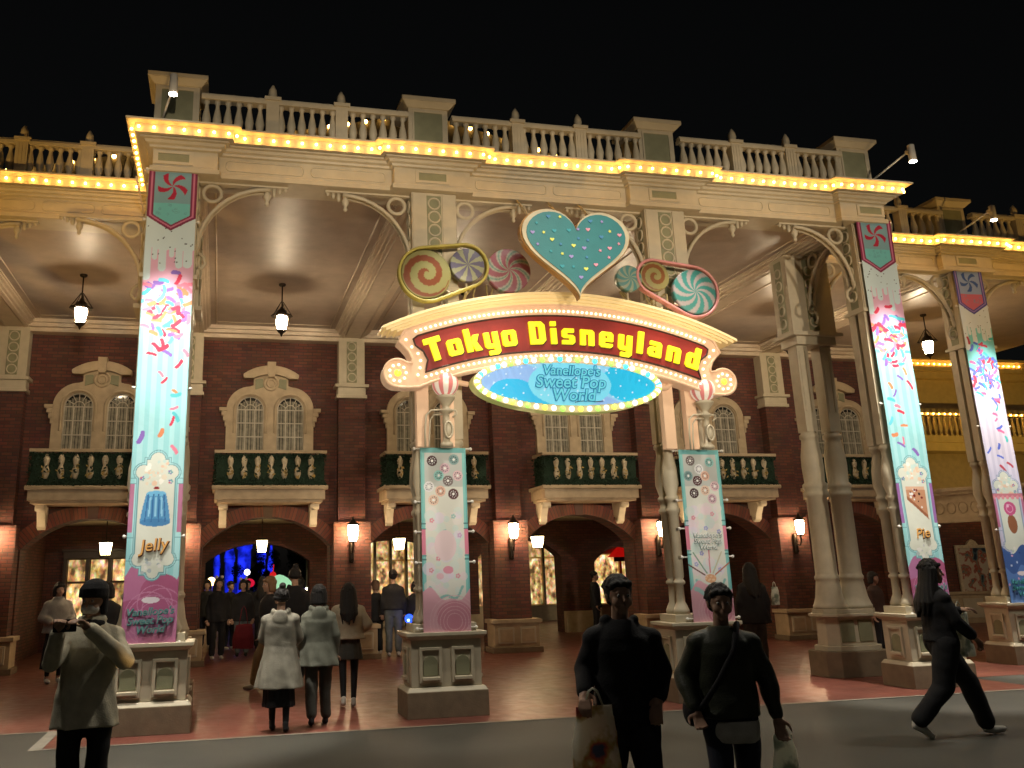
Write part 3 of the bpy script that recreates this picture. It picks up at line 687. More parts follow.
# ------------------------------------------------------------------ hanging lanterns
def lantern_meshes():
    a = MB(); a.tube([(0, 0, .42), (0, 0, 1.02)], .014, 6); a.lathe([(.05, .98), (.07, 1.0), (.07, 1.03)], n=10)
    a.lathe([(.22, .36), (.215, .375), (.15, .40), (.12, .42), (.10, .47), (.05, .50), (.02, .56)], n=10)
    for k in range(5):
        an = 2*PI*k/5; a.tube([(.115*math.cos(an), .115*math.sin(an), .37), (.135*math.cos(an), .135*math.sin(an), .30), (.085*math.cos(an), .085*math.sin(an), .06)], .008, 5)
        a.tube([(.02*math.cos(an), .02*math.sin(an), .66), (.16*math.cos(an), .16*math.sin(an), .44), (.20*math.cos(an), .20*math.sin(an), .38)], .007, 5)
    a.lathe([(.004, -.06), (.02, -.03), (.03, 0), (.07, .03), (.095, .06), (.09, .075)], n=10)
    g_ = MB(); g_.lathe([(.075, .075), (.10, .18), (.112, .28), (.105, .355)], n=10)
    return a, g_
a, g_ = lantern_meshes(); lf = a.mesh('frame', DARKMETAL); lg = g_.mesh('glass', LAMPG)
lanlab = {-1: 'lit hanging lantern under the left wing ceiling', 0: 'lit hanging lantern in the first bay, right of the jelly banner', 1: 'ceiling lantern mostly hidden behind the candy decorations left of the heart',
          2: 'ceiling lantern hidden behind the heart and right candy decorations', 3: 'lit hanging lantern glimpsed beside the fluted column cluster', 4: 'lit hanging lantern between the pie banner and the lilac banner'}
for n in range(-1, 5):
    t = thing('hanging_lantern', lanlab[n], 'lantern', ((n+.5)*S, 5.4, 6.42), 0, 'lanterns hanging under the portico ceiling')
    place('frame', lf, t); place('glass', lg, t)
# square lanterns in the passage
a = MB(); a.tube([(0, 0, .3), (0, 0, .85)], .012, 6); a.frustum(0, 0, .29, .36, .16, .16, .04, .04); a.frustum(0, 0, -.03, 0, .04, .04, .10, .10)
for sx in (-1, 1):
    for sy_ in (-1, 1): a.tube([(sx*.105, sy_*.105, 0), (sx*.145, sy_*.145, .29)], .008, 5)
pf = a.mesh('frame', DARKMETAL); a = MB(); a.frustum(0, 0, 0.001, .288, .098, .098, .138, .138); pg = a.mesh('glass', PASSG)
pl = ['square lit lantern inside the leftmost arch', 'square lit lantern over the arch with the blue view', 'square lit lantern inside the third arch beside the dotted banner', 'square lit lantern inside the fourth arch, left of the dark inner pier', 'square lit lantern glimpsed behind the wall lamp by the fluted column']
for (x, lab) in zip((-1.9, 1.88, 5.45, 9.3, 16.9), pl):
    t = thing('passage_lantern', lab, 'lantern', (x, 12.0, 2.4), 0, 'square lanterns in the arcade passage'); place('frame', pf, t); place('glass', pg, t)
# wall lamps
a = MB(); a.lathe([(.03, -.02), (.09, .0), (.085, .02)], 0, 0, 10); a.lathe([(.155, .36), (.15, .375), (.10, .41), (.06, .44), (.03, .50), (.01, .56)], 0, 0, 8)
for k in range(6):
    an = 2*PI*k/6; a.tube([(.085*math.cos(an), .085*math.sin(an), .02), (.13*math.cos(an), .13*math.sin(an), .25), (.115*math.cos(an), .115*math.sin(an), .37)], .008, 5)
a.tube([(0, 0, -.02), (0, .0, -.14), (0, .06, -.24), (0, .18, -.22), (0, .24, -.08), (0, .25, -.3)], .02, 8)
a.tube([(0, .13, -.36), (0, .2, -.42), (0, .25, -.34)], .016, 6)
a.lathe([(.05, -.45), (.06, -.40), (.06, .0), (.03, .06)], 0, .25, 8)
sf_ = a.mesh('frame', DARKMETAL); a = MB(); a.lathe([(.075, .022), (.105, .13), (.122, .25), (.108, .36)], 0, 0, 6); sg = a.mesh('glass', SCONCEG)
sl = {-1: 'lit wall lamp on the brick pier at the left picture edge', 0: 'lit wall lamp mostly hidden behind the jelly banner', 1: 'lit wall lamp on the brick pier left of the dotted banner', 2: 'lit wall lamp on the brick pier below the blue oval sign', 3: 'lit wall lamp on the brick pier beside the candy stick banner', 4: 'lit wall lamp just left of the fluted column cluster'}
for n in range(-1, 5):
    t = thing('wall_lamp', sl[n], 'wall lamp', (n*S-.03, 8.42, 2.50), 0, 'wall lamps on the brick piers'); place('frame', sf_, t); place('glass', sg, t)

# spot lamps on arms over the cornice: they wash the banners and the pedestals
WHITEL = mat('white_enamel', (.7, .68, .62), rough=.4)
spots = [(.02, .3, 'small white spot lamp on an upright arm in front of the leftmost roof pedestal', 0.03), (11.55, .3, 'white spot lamp on an arm at the right front roof corner', 11.35), (15.0, .3+YWING, 'white spot lamp on an arm over the right wing', 15.0)]
for (x, y, lab, tx) in spots:
    t = thing('spot_lamp', lab, 'spot lamp', (x, y-1.0, 8.0), 0, 'white spot lamps over the cornice')
    a = MB(); a.tube([(-.25, .95, -.04), (0, .1, .26)], .016, 6); a.sphere((0, .08, .26), .045, 8, 6); a.obj('arm', WHITEL, t)
    a = MB(); a.lathe([(.02, .36), (.055, .34), (.06, .1), (.055, .06)], n=12); a.obj('housing', WHITEL, t)
    a = MB(); a.lathe([(.01, .035), (.055, .05), (.054, .062)], n=12); a.obj('lens', glow('spot_lens', rgb(255, 245, 225), 25), t)
def spot(loc, target, energy, deg, col=(1, .9, .75), rad=.05, blend=.5):
    l = bpy.data.lights.new('spot_light', 'SPOT'); l.energy = energy; l.color = col; l.spot_size = R(deg); l.spot_blend = blend; l.shadow_soft_size = rad
    o = bpy.data.objects.new('spot_light', l); COL.objects.link(o); o.location = loc
    o.rotation_euler = (Vector(target)-Vector(loc)).to_track_quat('-Z', 'Y').to_euler(); return o
for (x, y) in ((.03, YF), (3.77, YF), (7.52, YF), (11.27, YF), (15, YFW)):
    spot((x, y-1.25, 8.0), (x, y-.15, 0), 260 if 3 < x < 8 else 1150, 40, (1, .92, .80))

# ------------------------------------------------------------------ printed banners (colour lives on the cloth's own points)
def lin(c): c = np.asarray(c, float)/255.; return np.where(c <= .04045, c/12.92, ((c+.055)/1.055)**2.4)
class Print:
    def __init__(s, w, h, res):
        s.nx = int(w/res)+1; s.nz = int(h/res)+1
        s.X, s.Z = np.meshgrid(np.linspace(-w/2, w/2, s.nx), np.linspace(0, h, s.nz)); s.w, s.h = w, h
        s.C = np.zeros((s.nz, s.nx, 3)); s.mask = np.ones((s.nz, s.nx), bool); s.gain = 1.
    def fill(s, m, c, a=1.): m = m & s.mask; s.C[m] = s.C[m]*(1-a)+lin(c)*s.gain*a
    def circ(s, x, z, r, c, rz=None, a=1.): s.fill(((s.X-x)/r)**2+((s.Z-z)/(rz or r))**2 < 1, c, a)
    def ring(s, x, z, r0, r1, c): d = np.hypot(s.X-x, s.Z-z); s.fill((d > r0) & (d < r1), c)
    def cap(s, x, z, l, r, ang, c):
        ca, sa = math.cos(ang), math.sin(ang); u = (s.X-x)*ca+(s.Z-z)*sa; v = -(s.X-x)*sa+(s.Z-z)*ca
        v = v-(.13/l)*(u*u-l*l*.3)*.8
        s.fill(np.hypot(np.maximum(np.abs(u)-l, 0), v) < r, c)
    def box(s, x0, x1, z0, z1, c, a=1.): s.fill((s.X > x0) & (s.X < x1) & (s.Z > z0) & (s.Z < z1), c, a)
    def build(s, name, m, parent, wave=.012, seed=0, thick=.006):
        rnd = np.random.RandomState(seed); ph = rnd.rand(6)*6.28
        Y = wave*(np.sin(s.X*9+ph[0]+.3*np.sin(s.Z*1.3))*np.sin(s.Z*1.7+ph[1])+.5*np.sin(s.X*23+s.Z*.6+ph[2])*.5+.35*np.sin(s.Z*7+ph[3]+s.X*4)*.5)
        n = s.nx*s.nz; co = np.stack([s.X, Y, s.Z], -1).reshape(-1, 3); back = co.copy(); back[:, 1] += thick
        idx = np.arange(n).reshape(s.nz, s.nx); q = np.stack([idx[:-1, :-1], idx[:-1, 1:], idx[1:, 1:], idx[1:, :-1]], -1).reshape(-1, 4)
        cell = (s.mask[:-1, :-1] & s.mask[1:, 1:] & s.mask[:-1, 1:] & s.mask[1:, :-1]).reshape(-1); q = q[cell]
        faces = np.concatenate([q, q[:, ::-1]+n]); 
        me = bpy.data.meshes.new(name); me.vertices.add(2*n); me.vertices.foreach_set('co', np.concatenate([co, back]).ravel())
        # rim between front and back
        rim = []
        if s.mask.all():
            e = list(idx[0, :])+list(idx[1:, -1])+list(idx[-1, -2::-1])+list(idx[-2:0:-1, 0])
            for i in range(len(e)): a_, b_ = e[i], e[(i+1) % len(e)]; rim.append((a_, a_+n, b_+n, b_))
        F_ = np.concatenate([faces, np.array(rim)]) if rim else faces
        m_ = len(F_); me.loops.add(4*m_); me.polygons.add(m_)
        me.polygons.foreach_set('loop_start', np.arange(m_)*4); me.polygons.foreach_set('loop_total', np.full(m_, 4))
        me.loops.foreach_set('vertex_index', F_.ravel().astype(np.int32)); me.polygons.foreach_set('use_smooth', np.ones(m_, bool))
        me.update(); me.validate()
        at_ = me.color_attributes.new('Col', 'FLOAT_COLOR', 'POINT')
        c4 = np.concatenate([np.clip(s.C.reshape(-1, 3)*np.array([.92, .98, 1.06]), 0, .85), np.ones((n, 1))], 1); at_.data.foreach_set('color', np.concatenate([c4, c4]).ravel())
        me.materials.append(m); o = bpy.data.objects.new(name, me); COL.objects.link(o); o.parent = parent; return o
CLOTH = vcolmat('printed_cloth', .55, .3)
_fonts = {}
TSC = bpy.data.scenes.new('scratch')
def bake(o):
    TSC.collection.objects.link(o); vl = TSC.view_layers[0]; vl.update(); dg = vl.depsgraph
    me = bpy.data.meshes.new_from_object(o.evaluated_get(dg)); bpy.data.objects.remove(o); return me
def text_mesh(txt, size, shear=0., offset=0., extrude=.002, spacing=1., line=1.):
    cu = bpy.data.curves.new('lettering', 'FONT'); cu.body = txt; cu.size = size; cu.shear = shear; cu.offset = offset; cu.extrude = extrude
    cu.align_x = 'CENTER'; cu.align_y = 'CENTER'; cu.space_character = spacing; cu.space_line = line; cu.resolution_u = 4
    o = bpy.data.objects.new('tmp', cu); me = bake(o); bpy.data.curves.remove(cu); return me
def text(txt, size, parent, loc, m, name='lettering', rot=0., **k):
    me = text_mesh(txt, size, **k); me.materials.clear(); me.materials.append(m)
    o = bpy.data.objects.new(name, me); COL.objects.link(o); o.parent = parent; o.location = loc; o.rotation_euler = (PI/2, rot, 0); return o
INK_BROWN = mat('brown_ink', lin((95, 55, 30)).tolist(), var=.05, bump=0); INK_GOLD = mat('gold_ink', lin((225, 170, 95)).tolist(), var=.05, bump=0)
INK_TEAL = mat('teal_ink', lin((70, 150, 155)).tolist(), var=.05, bump=0); INK_GREY = mat('grey_ink', lin((120, 160, 160)).tolist(), var=.05, bump=0); INK_WHITE = mat('white_ink', (.8, .8, .78), var=.03, bump=0)
def two_tone(txt, size, parent, loc, hi, lo, **k):
    text(txt, size, parent, (loc[0]+size*.03, loc[1]+.003, loc[2]-size*.05), lo, offset=size*.035, **k)
    text(txt, size, parent, (loc[0], loc[1]-.003, loc[2]), hi, offset=size*.005, **k)
def rods(t, zs, w):
    for z in zs:
        a = MB(); a.tube([(-w, .03, z), (w, .03, z)], .012, 6)
        for sx in (-1, 1): a.sphere((sx*w, .03, z), .024, 8, 5)
        a.obj('rod', WHITEL, t)
def long_banner(x, y, label, pal, seed, food, word):
    w, h = .65, 6.32; P = Print(w, h, .0085); rnd = random.Random(seed); X, Z = P.X, P.Z
    stripe = (np.floor((X+.4)/.065) % 2 < 1)
    P.fill(X > -9, pal['s1']); P.fill(stripe, pal['s2'])
    # white icing running down over the pink layer
    P.fill(Z > 4.35+.08*np.sin(X*17+seed), pal['drip']); P.fill(Z > 5.12+.02*np.sin(X*20), pal['top'])
    for (a_, w_, z_) in ((-.29, .055, 4.72), (-.19, .035, 5.0), (-.09, .050, 4.85+.05*(seed % 3)), (.03, .035, 5.04), (.13, .045, 4.78+.04*(seed % 4)), (.24, .06, 4.92)):
        P.fill((np.abs(X-a_) < w_) & (Z > z_), pal['top']); P.circ(a_, z_, w_, pal['top'])
    for k in range(26):
        P.circ(rnd.uniform(-.3, .3), rnd.uniform(4.9, 5.55), .009, pal['dot'])
    cols = pal['sprinkles']
    for k in range(70):
        z = rnd.gauss(4.30, .26); P.cap(rnd.uniform(-.30, .30), z, rnd.uniform(.035, .062), rnd.uniform(.022, .030), rnd.uniform(0, PI), rnd.choice(cols))
    for k in range(15): P.cap(rnd.uniform(-.24, .24), 3.95-k*.11+rnd.uniform(-.04, .04), rnd.uniform(.03, .065), rnd.uniform(.016, .03), rnd.uniform(0, PI), rnd.choice(cols))
    # lower blocks, plaque
    P.box(-.33, -.27, 1.35, 1.95, pal['side']); P.box(.27, .33, 1.35, 1.95, pal['side'])
    for zz in (1.0, 1.95, 2.02, 1.28): P.box(-.33, .33, zz, zz+.012, pal['line'])
    P.fill(Z < .82+.10*np.sin(X*9+seed)+.05*np.sin(X*21), pal['low']); P.circ(.12, .62, .25, pal['low2'], .22); P.circ(-.2, .42, .2, pal['low2'], .12)
    for k in range(5): P.ring(.05+.1*math.sin(k*2), .5-.07*k, .20+.03*k, .21+.03*k, pal['low3'])
    def plaque(e):
        return ((np.abs(X) < .22+e) & (Z > 1.0-e) & (Z < 2.12+e)) | ((np.abs(X) < .13+e) & (Z > .86-e) & (Z < 2.26+e)) | (np.hypot(X, Z-2.26) < .09+e) | (np.hypot(X, Z-.86) < .07+e) | (np.hypot(np.abs(X)-.17, Z-2.10) < .09+e) | (np.hypot(np.abs(X)-.17, Z-1.02) < .08+e)
    P.fill(plaque(.035), pal['line']); P.fill(plaque(.024), pal['s2']); P.fill(plaque(.012), pal['line']); P.fill(plaque(0), (222, 222, 205))
    for k in range(30): P.circ(rnd.uniform(-.14, .14), rnd.uniform(1.95, 2.25), rnd.uniform(.01, .035), rnd.choice([(245, 240, 225), (235, 200, 170), (200, 220, 210), (230, 215, 190)]))
    for k in range(12): P.circ(rnd.uniform(-.13, .13), rnd.uniform(.85, 1.02), rnd.uniform(.01, .03), rnd.choice([(200, 200, 195), (180, 190, 190), (235, 230, 220)]))
    for (a_, z_) in ((-.18, 2.02), (.17, 1.98), (.16, 2.10)): 
        for k in range(5): P.circ(a_+.02*math.cos(k*1.256), z_+.02*math.sin(k*1.256), .012, rnd.choice([(120, 110, 180), (210, 110, 120), (110, 170, 170)]))
    if food == 'jelly':
        for zz in np.linspace(1.47, 1.83, 40):
            hw = .185-.065*((zz-1.47)/.36)**1.3; P.box(-hw, hw, zz-.006, zz+.006, (84, 150, 196))
        P.circ(0, 1.47, .185, (70, 130, 180), .05); P.circ(0, 1.83, .12, (120, 190, 225), .035)
        for a_ in (-.10, -.035, .035, .10):
            for zz in np.linspace(1.48, 1.82, 40): P.circ(a_*(1.25-.9*(zz-1.48)), zz, .008, (50, 105, 160))
        for a_ in (-.07, .0, .07):
            for zz in np.linspace(1.55, 1.78, 30): P.circ(a_*(1.2-.8*(zz-1.48)), zz, .010, (150, 205, 235))
        P.circ(0, 1.90, .035, (150, 40, 45), .02)
    elif food == 'pie':
        ok = (Z < 1.92-.05*np.cos(X*8)) & (Z > 1.42+.0*X) & (X > -.17) & (X < .20) & (Z > 1.42+(.20-X)*1.1-.02) 
        tri = (Z < 1.90) & (X < .17+.02*(1.9-Z)) & (Z > 1.70-.85*(X+.17)) & (X > -.17)
        P.fill(tri, (200, 145, 110)); P.fill(tri & (Z < 1.76-.85*(X+.17)), (160, 100, 70))
        P.fill(tri & (Z > 1.85), (225, 180, 150))
        for k in range(14):
            a_ = rnd.uniform(-.13, .15); z_ = rnd.uniform(1.72-.85*(a_+.17)+.08, 1.86); P.circ(a_, z_, rnd.uniform(.012, .024), rnd.choice([(50, 25, 30), (120, 30, 35), (240, 235, 230)]))
    else:
        P.circ(0, 1.40, .10, (150, 95, 65), .17); P.fill((np.abs(X) < .0) & (Z < 0), (0, 0, 0)); P.circ(0, 1.68, .125, (205, 90, 135)); P.ring(0, 1.68, .06, .075, (235, 160, 190)); P.circ(-.03, 1.73, .03, (240, 190, 210))
        P.box(-.3, .3, 1.88, 1.95, (215, 130, 140))
        for k in range(7): P.circ(-.3+k*.1, 1.88, .035, (235, 150, 160))
        P.fill(Z < .95+.08*np.sin(X*12), (70, 100, 160)); P.fill(Z < .6+.08*np.sin(X*15+1), (100, 135, 195))
        for k in range(30): P.circ(rnd.uniform(-.3, .3), rnd.uniform(.1, .9), .02, rnd.choice([(200, 210, 235), (60, 80, 140), (220, 170, 200)]))
    P.fill(np.hypot(X*.8, (Z-.53)*2.2) < .085, (240, 225, 225))
    # pennant at the top
    def pen(e): return (Z > 5.42-e+np.abs(X)*.62) & (np.abs(X) < .30+e)
    P.fill(Z > 5.75, pal['penbg']); P.fill(pen(.03), pal['penb']); P.fill(pen(-.005), pal['pen2']); P.fill(pen(-.03), pal['penb']); P.fill(pen(-.055), pal['penin'])
    P.fill(pen(-.055) & (Z < 5.80), pal['penlow'])
    for k in range(12): P.ring(rnd.uniform(-.2, .2), rnd.uniform(5.62, 5.78), .012, .018, pal['line'])
    cx_, cz_ = 0, 6.05; r_ = np.hypot(X-cx_, Z-cz_); th = np.arctan2(Z-cz_, X-cx_)
    P.fill((r_ < .205) & (((th+r_*3.2)*5/(2*PI)) % 1 < .50-.14*(r_/.2)), pal['wheel'])
    t = thing('banner', label, 'banner', (x, y, 1.02), 0, 'printed candy banners on the columns')
    P.build('cloth', CLOTH, t, seed=seed)
    if word: two_tone(word, .21, t, (0, -.016, 1.19), INK_GOLD, INK_BROWN, shear=.2, rot=-.10)
    two_tone("Vanellope's\nSweet Pop\nWorld", .125, t, (0, -.018, .29), INK_GREY if food != 'ice' else INK_TEAL, INK_TEAL, shear=.25, line=.85, rot=-.04)
    rods(t, (0.02, 1.3, 3.2, 5.55, 6.3), .36); return t
red, ora, teal, pur, aqua, pink = (215, 60, 85), (226, 140, 95), (90, 190, 195), (140, 105, 185), (110, 205, 220), (235, 130, 150)
PA = dict(s1=(156, 212, 212), s2=(176, 222, 222), top=(214, 228, 226), drip=(232, 176, 196), dot=(60, 60, 70), sprinkles=[red, red, ora, teal, pur, aqua, pink], side=(190, 120, 150), line=(110, 160, 165), low=(196, 120, 155), low2=(180, 95, 130), low3=(208, 140, 170), penbg=(120, 130, 135), penb=(130, 45, 75), pen2=(205, 120, 145), penin=(130, 165, 170), penlow=(120, 195, 190), wheel=(176, 34, 62))
PBn = dict(PA); PBn.update(side=(160, 110, 170), low=(185, 120, 160))
PC = dict(PA); PC.update(s1=(206, 200, 220), s2=(220, 213, 230), top=(222, 228, 232), drip=(130, 205, 205), sprinkles=[(90, 110, 205), (220, 110, 160), (80, 190, 190), (190, 70, 90), (100, 120, 215)], side=(200, 120, 150), line=(120, 150, 175), low=(80, 110, 170), penb=(80, 80, 150), pen2=(160, 130, 190), penin=(150, 165, 200), penlow=(205, 110, 130), wheel=(62, 92, 158), penbg=(110, 110, 140))
long_banner(.03, .08, 'tall aqua striped banner with sprinkles and a blue jelly above the word Jelly', PA, 3, 'jelly', 'Jelly')
long_banner(11.29, .08, 'tall aqua striped banner with sprinkles and a slice of berry pie', PBn, 8, 'pie', 'Pie')
long_banner(14.95, .08+YWING, 'tall lilac striped banner with blue pinwheel and pink ice cream ball', PC, 15, 'ice', '')

def short_banner(x, label, seed, sticks):
    w, h = .645, 2.43; P = Print(w, h, .0065); X, Z = P.X, P.Z; rnd = random.Random(seed)
    P.fill(X > -9, (226, 222, 206)); P.fill(Z > 1.9, (196, 196, 186)); 
    P.fill((np.abs(X) > .265), (140, 200, 190)); P.fill(Z > 2.36, (110, 170, 165)); P.fill((np.abs(X) > .30), (120, 185, 178))
    for k in range(60): P.circ(rnd.uniform(-.24, .24), rnd.uniform(.5, 1.6), rnd.uniform(.03, .09), rnd.choice([(238, 225, 215), (240, 214, 216), (216, 226, 214), (232, 216, 228), (205, 222, 212)]), a=.6)
    pts = [(-.16, 2.25), (.15, 2.27), (.02, 2.15), (-.07, 2.05), (.06, 1.98), (-.21, 1.90), (-.05, 1.84), (.13, 1.80), (.20, 2.05), (-.15, 2.1 if 0 else 1.72)]
    cc = [(70, 45, 45), (120, 150, 145), (205, 170, 175), (140, 190, 180), (110, 95, 90), (225, 220, 215), (222, 175, 150), (85, 45, 45), (215, 180, 180), (225, 190, 165)]
    if sticks: pts = [(-a_, z_) for a_, z_ in pts]; cc = cc[3:]+cc[:3]
    for (a_, z_), c in zip(pts, cc):
        P.circ(a_, z_, .072, c); P.ring(a_, z_, .060, .066, tuple(min(255, v+30) for v in c)); P.circ(a_, z_, .018, (245, 240, 230))
        for k in range(9): P.circ(a_+.042*math.cos(k*.7+a_), z_+.042*math.sin(k*.7), .007, (235, 230, 225) if sum(c) < 400 else (70, 60, 70))
    P.box(-.33, -.265, 1.0, 1.33, (222, 130, 150)); P.box(.265, .33, 1.0, 1.33, (222, 130, 150))
    for zz in (.98, 1.33, 1.40, .93): P.box(-.33, -.26, zz, zz+.015, (90, 130, 130)); P.box(.26, .33, zz, zz+.015, (90, 130, 130))
    for k in range(26):
        a0 = PI*k/25; P.circ(.22*math.cos(a0), .58-.14*math.sin(a0)+.03*math.sin(5*a0), .018, (150, 195, 185))
    for (a_, z_) in [(-.18, 1.45), (.12, 1.5), (-.1, .95), (.16, .72), (-.2, .8), (.0, 1.30), (.2, 1.25)]:
        c = rnd.choice([(165, 165, 205), (225, 150, 160), (160, 200, 190), (210, 170, 200)])
        for k in range(5): P.circ(a_+.022*math.cos(k*1.256), z_+.022*math.sin(k*1.256), .013, c)
    P.fill(Z < .48+.08*np.sin(X*9+seed)+.03*np.sin(X*23), (228, 170, 178)); P.circ(.1, .2, .24, (216, 142, 155), .2)
    for k in range(6): P.ring(.1, .14, .10+.045*k, .108+.045*k, (236, 188, 192))
    if sticks:
        for k, (a_, c) in enumerate([(-.95, (105, 55, 55)), (-.5, (120, 160, 130)), (0.02, (215, 140, 145)), (.45, (200, 190, 160)), (.9, (185, 110, 90))]):
            for q_ in np.linspace(.10, .48, 60): P.circ(math.sin(a_)*q_, .60+math.cos(a_)*q_*.85, .010, c)
        P.circ(0, .60, .085, (228, 168, 125), .06); 
        for k in range(8): P.circ(-.07+.02*k, .60+.03*math.sin(k*2), .014, (240, 200, 160))
        for q_ in np.linspace(-.24, .24, 50): P.circ(q_, .42+.04*math.sin(q_*20), .03, (170, 200, 192))
    else:
        P.circ(.03, .80, .07, (226, 150, 165), .05); P.circ(-.08, .72, .05, (235, 190, 195), .04); P.circ(0, 1.12, .15, (236, 208, 206), .2)
    t = thing('banner', label, 'banner', (x, .07, 1.03), 0, 'short donut banners under the sign')
    P.build('cloth', CLOTH, t, seed=seed, wave=.008)
    if sticks: two_tone("Vanellope's\nSweet Pop\nWorld", .10, t, (0, -.014, 1.12), INK_WHITE, INK_GREY, shear=.25, line=.85)
    rods(t, (0.06, .9, 1.3, 1.7, 2.42), .40); return t
short_banner(3.79, 'short pastel banner with donuts and no lettering, left of the oval sign', 4, False)
short_banner(7.66, 'short pastel banner with donuts, small lettering and a fan of candy sticks', 9, True)

# ------------------------------------------------------------------ the arched sign
sign = thing('arched_sign', 'large arched sign reading Tokyo Disneyland in yellow block letters on red with beaded bulbs', 'sign', (5.56, 0, 0))
PEACH = mat('peach_paint_glow', (.62, .42, .27), rough=.45, var=.05, emit=rgb(255, 205, 160), estr=.10)  # faint self-glow stands in for bulb light on the frame
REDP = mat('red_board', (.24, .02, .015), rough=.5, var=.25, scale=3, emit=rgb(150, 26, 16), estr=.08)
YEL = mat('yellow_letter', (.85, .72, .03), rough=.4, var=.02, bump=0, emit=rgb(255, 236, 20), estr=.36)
LEDGE = mat('darkline', (.05, .02, .015), rough=.5)
def carc(R_, top, hx, n=40, x0=None):
    """arc of radius R_ whose crown is at (0, top), for x from -hx to hx"""
    return [(x, top-R_+math.sqrt(R_*R_-x*x)) for x in np.linspace(-hx if x0 is None else x0, hx, n+1)]
# body
topc = carc(6.3, 5.50, 2.34); botc = carc(5.9, 4.66, 2.02)
L1 = topc[0]; L2 = botc[0]
def scroll_side(s):
    # from the end of the top arc down the wavy side to the scroll and back under to the lower arc
    p = [(2.34, L1[1]), (2.38, L1[1]-.08), (2.43, 4.87), (2.36, 4.81), (2.29, 4.73), (2.245, 4.63), (2.25, 4.57)]
    p += arc(2.45, 4.43, .19, 128, -90, 18)+arc(2.44, 4.36, .12, -90, -90, 1)
    p += [(2.30, 4.235), (2.15, 4.245)]
    return [(s*a_, z_) for a_, z_ in p]
out = topc+scroll_side(1)[1:]+botc[::-1]+scroll_side(-1)[::-1][:-1]
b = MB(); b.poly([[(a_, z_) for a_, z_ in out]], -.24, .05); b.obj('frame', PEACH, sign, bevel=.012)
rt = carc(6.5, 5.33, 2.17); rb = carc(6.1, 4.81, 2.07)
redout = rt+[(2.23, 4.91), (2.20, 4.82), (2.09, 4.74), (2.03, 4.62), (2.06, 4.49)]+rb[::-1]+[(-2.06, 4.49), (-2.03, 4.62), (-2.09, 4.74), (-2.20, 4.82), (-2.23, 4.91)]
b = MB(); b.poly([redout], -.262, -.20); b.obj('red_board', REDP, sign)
b = MB(); b.tube([(a_, -.262, z_) for a_, z_ in redout], .014, 6, closed=True); b.obj('edge_trim', LEDGE, sign)
b = MB(); b.tube([(a_, -.245, z_) for a_, z_ in out], .022, 6, closed=True); b.obj('rim', PEACH, sign)
# crown moulding
cr = [carc(6.2, 5.66+dz, 2.80, 48) for dz in (0,)][0]; 
def ribbon(b, R0, t0, R1, t1, hx, y0, y1, mi=0):
    a_ = carc(R0, t0, hx, 44); c = carc(R1, t1, hx, 44); b.poly([a_+c[::-1]], y0, y1, mi)
b = MB(); ribbon(b, 6.25, 5.66, 6.25, 5.62, 2.67, -.36, .06); ribbon(b, 6.25, 5.6195, 6.25, 5.575, 2.62, -.335, .06); ribbon(b, 6.25, 5.5745, 6.25, 5.535, 2.55, -.30, .06); ribbon(b, 6.25, 5.5345, 6.25, 5.502, 2.46, -.27, .06)
b.obj('crown', mat('sign_crown_cream_glow', (.80, .66, .38), rough=.4, var=.05, emit=rgb(255, 215, 140), estr=.10), sign, bevel=.008)  # crown's own glow replaces light reaching it from below
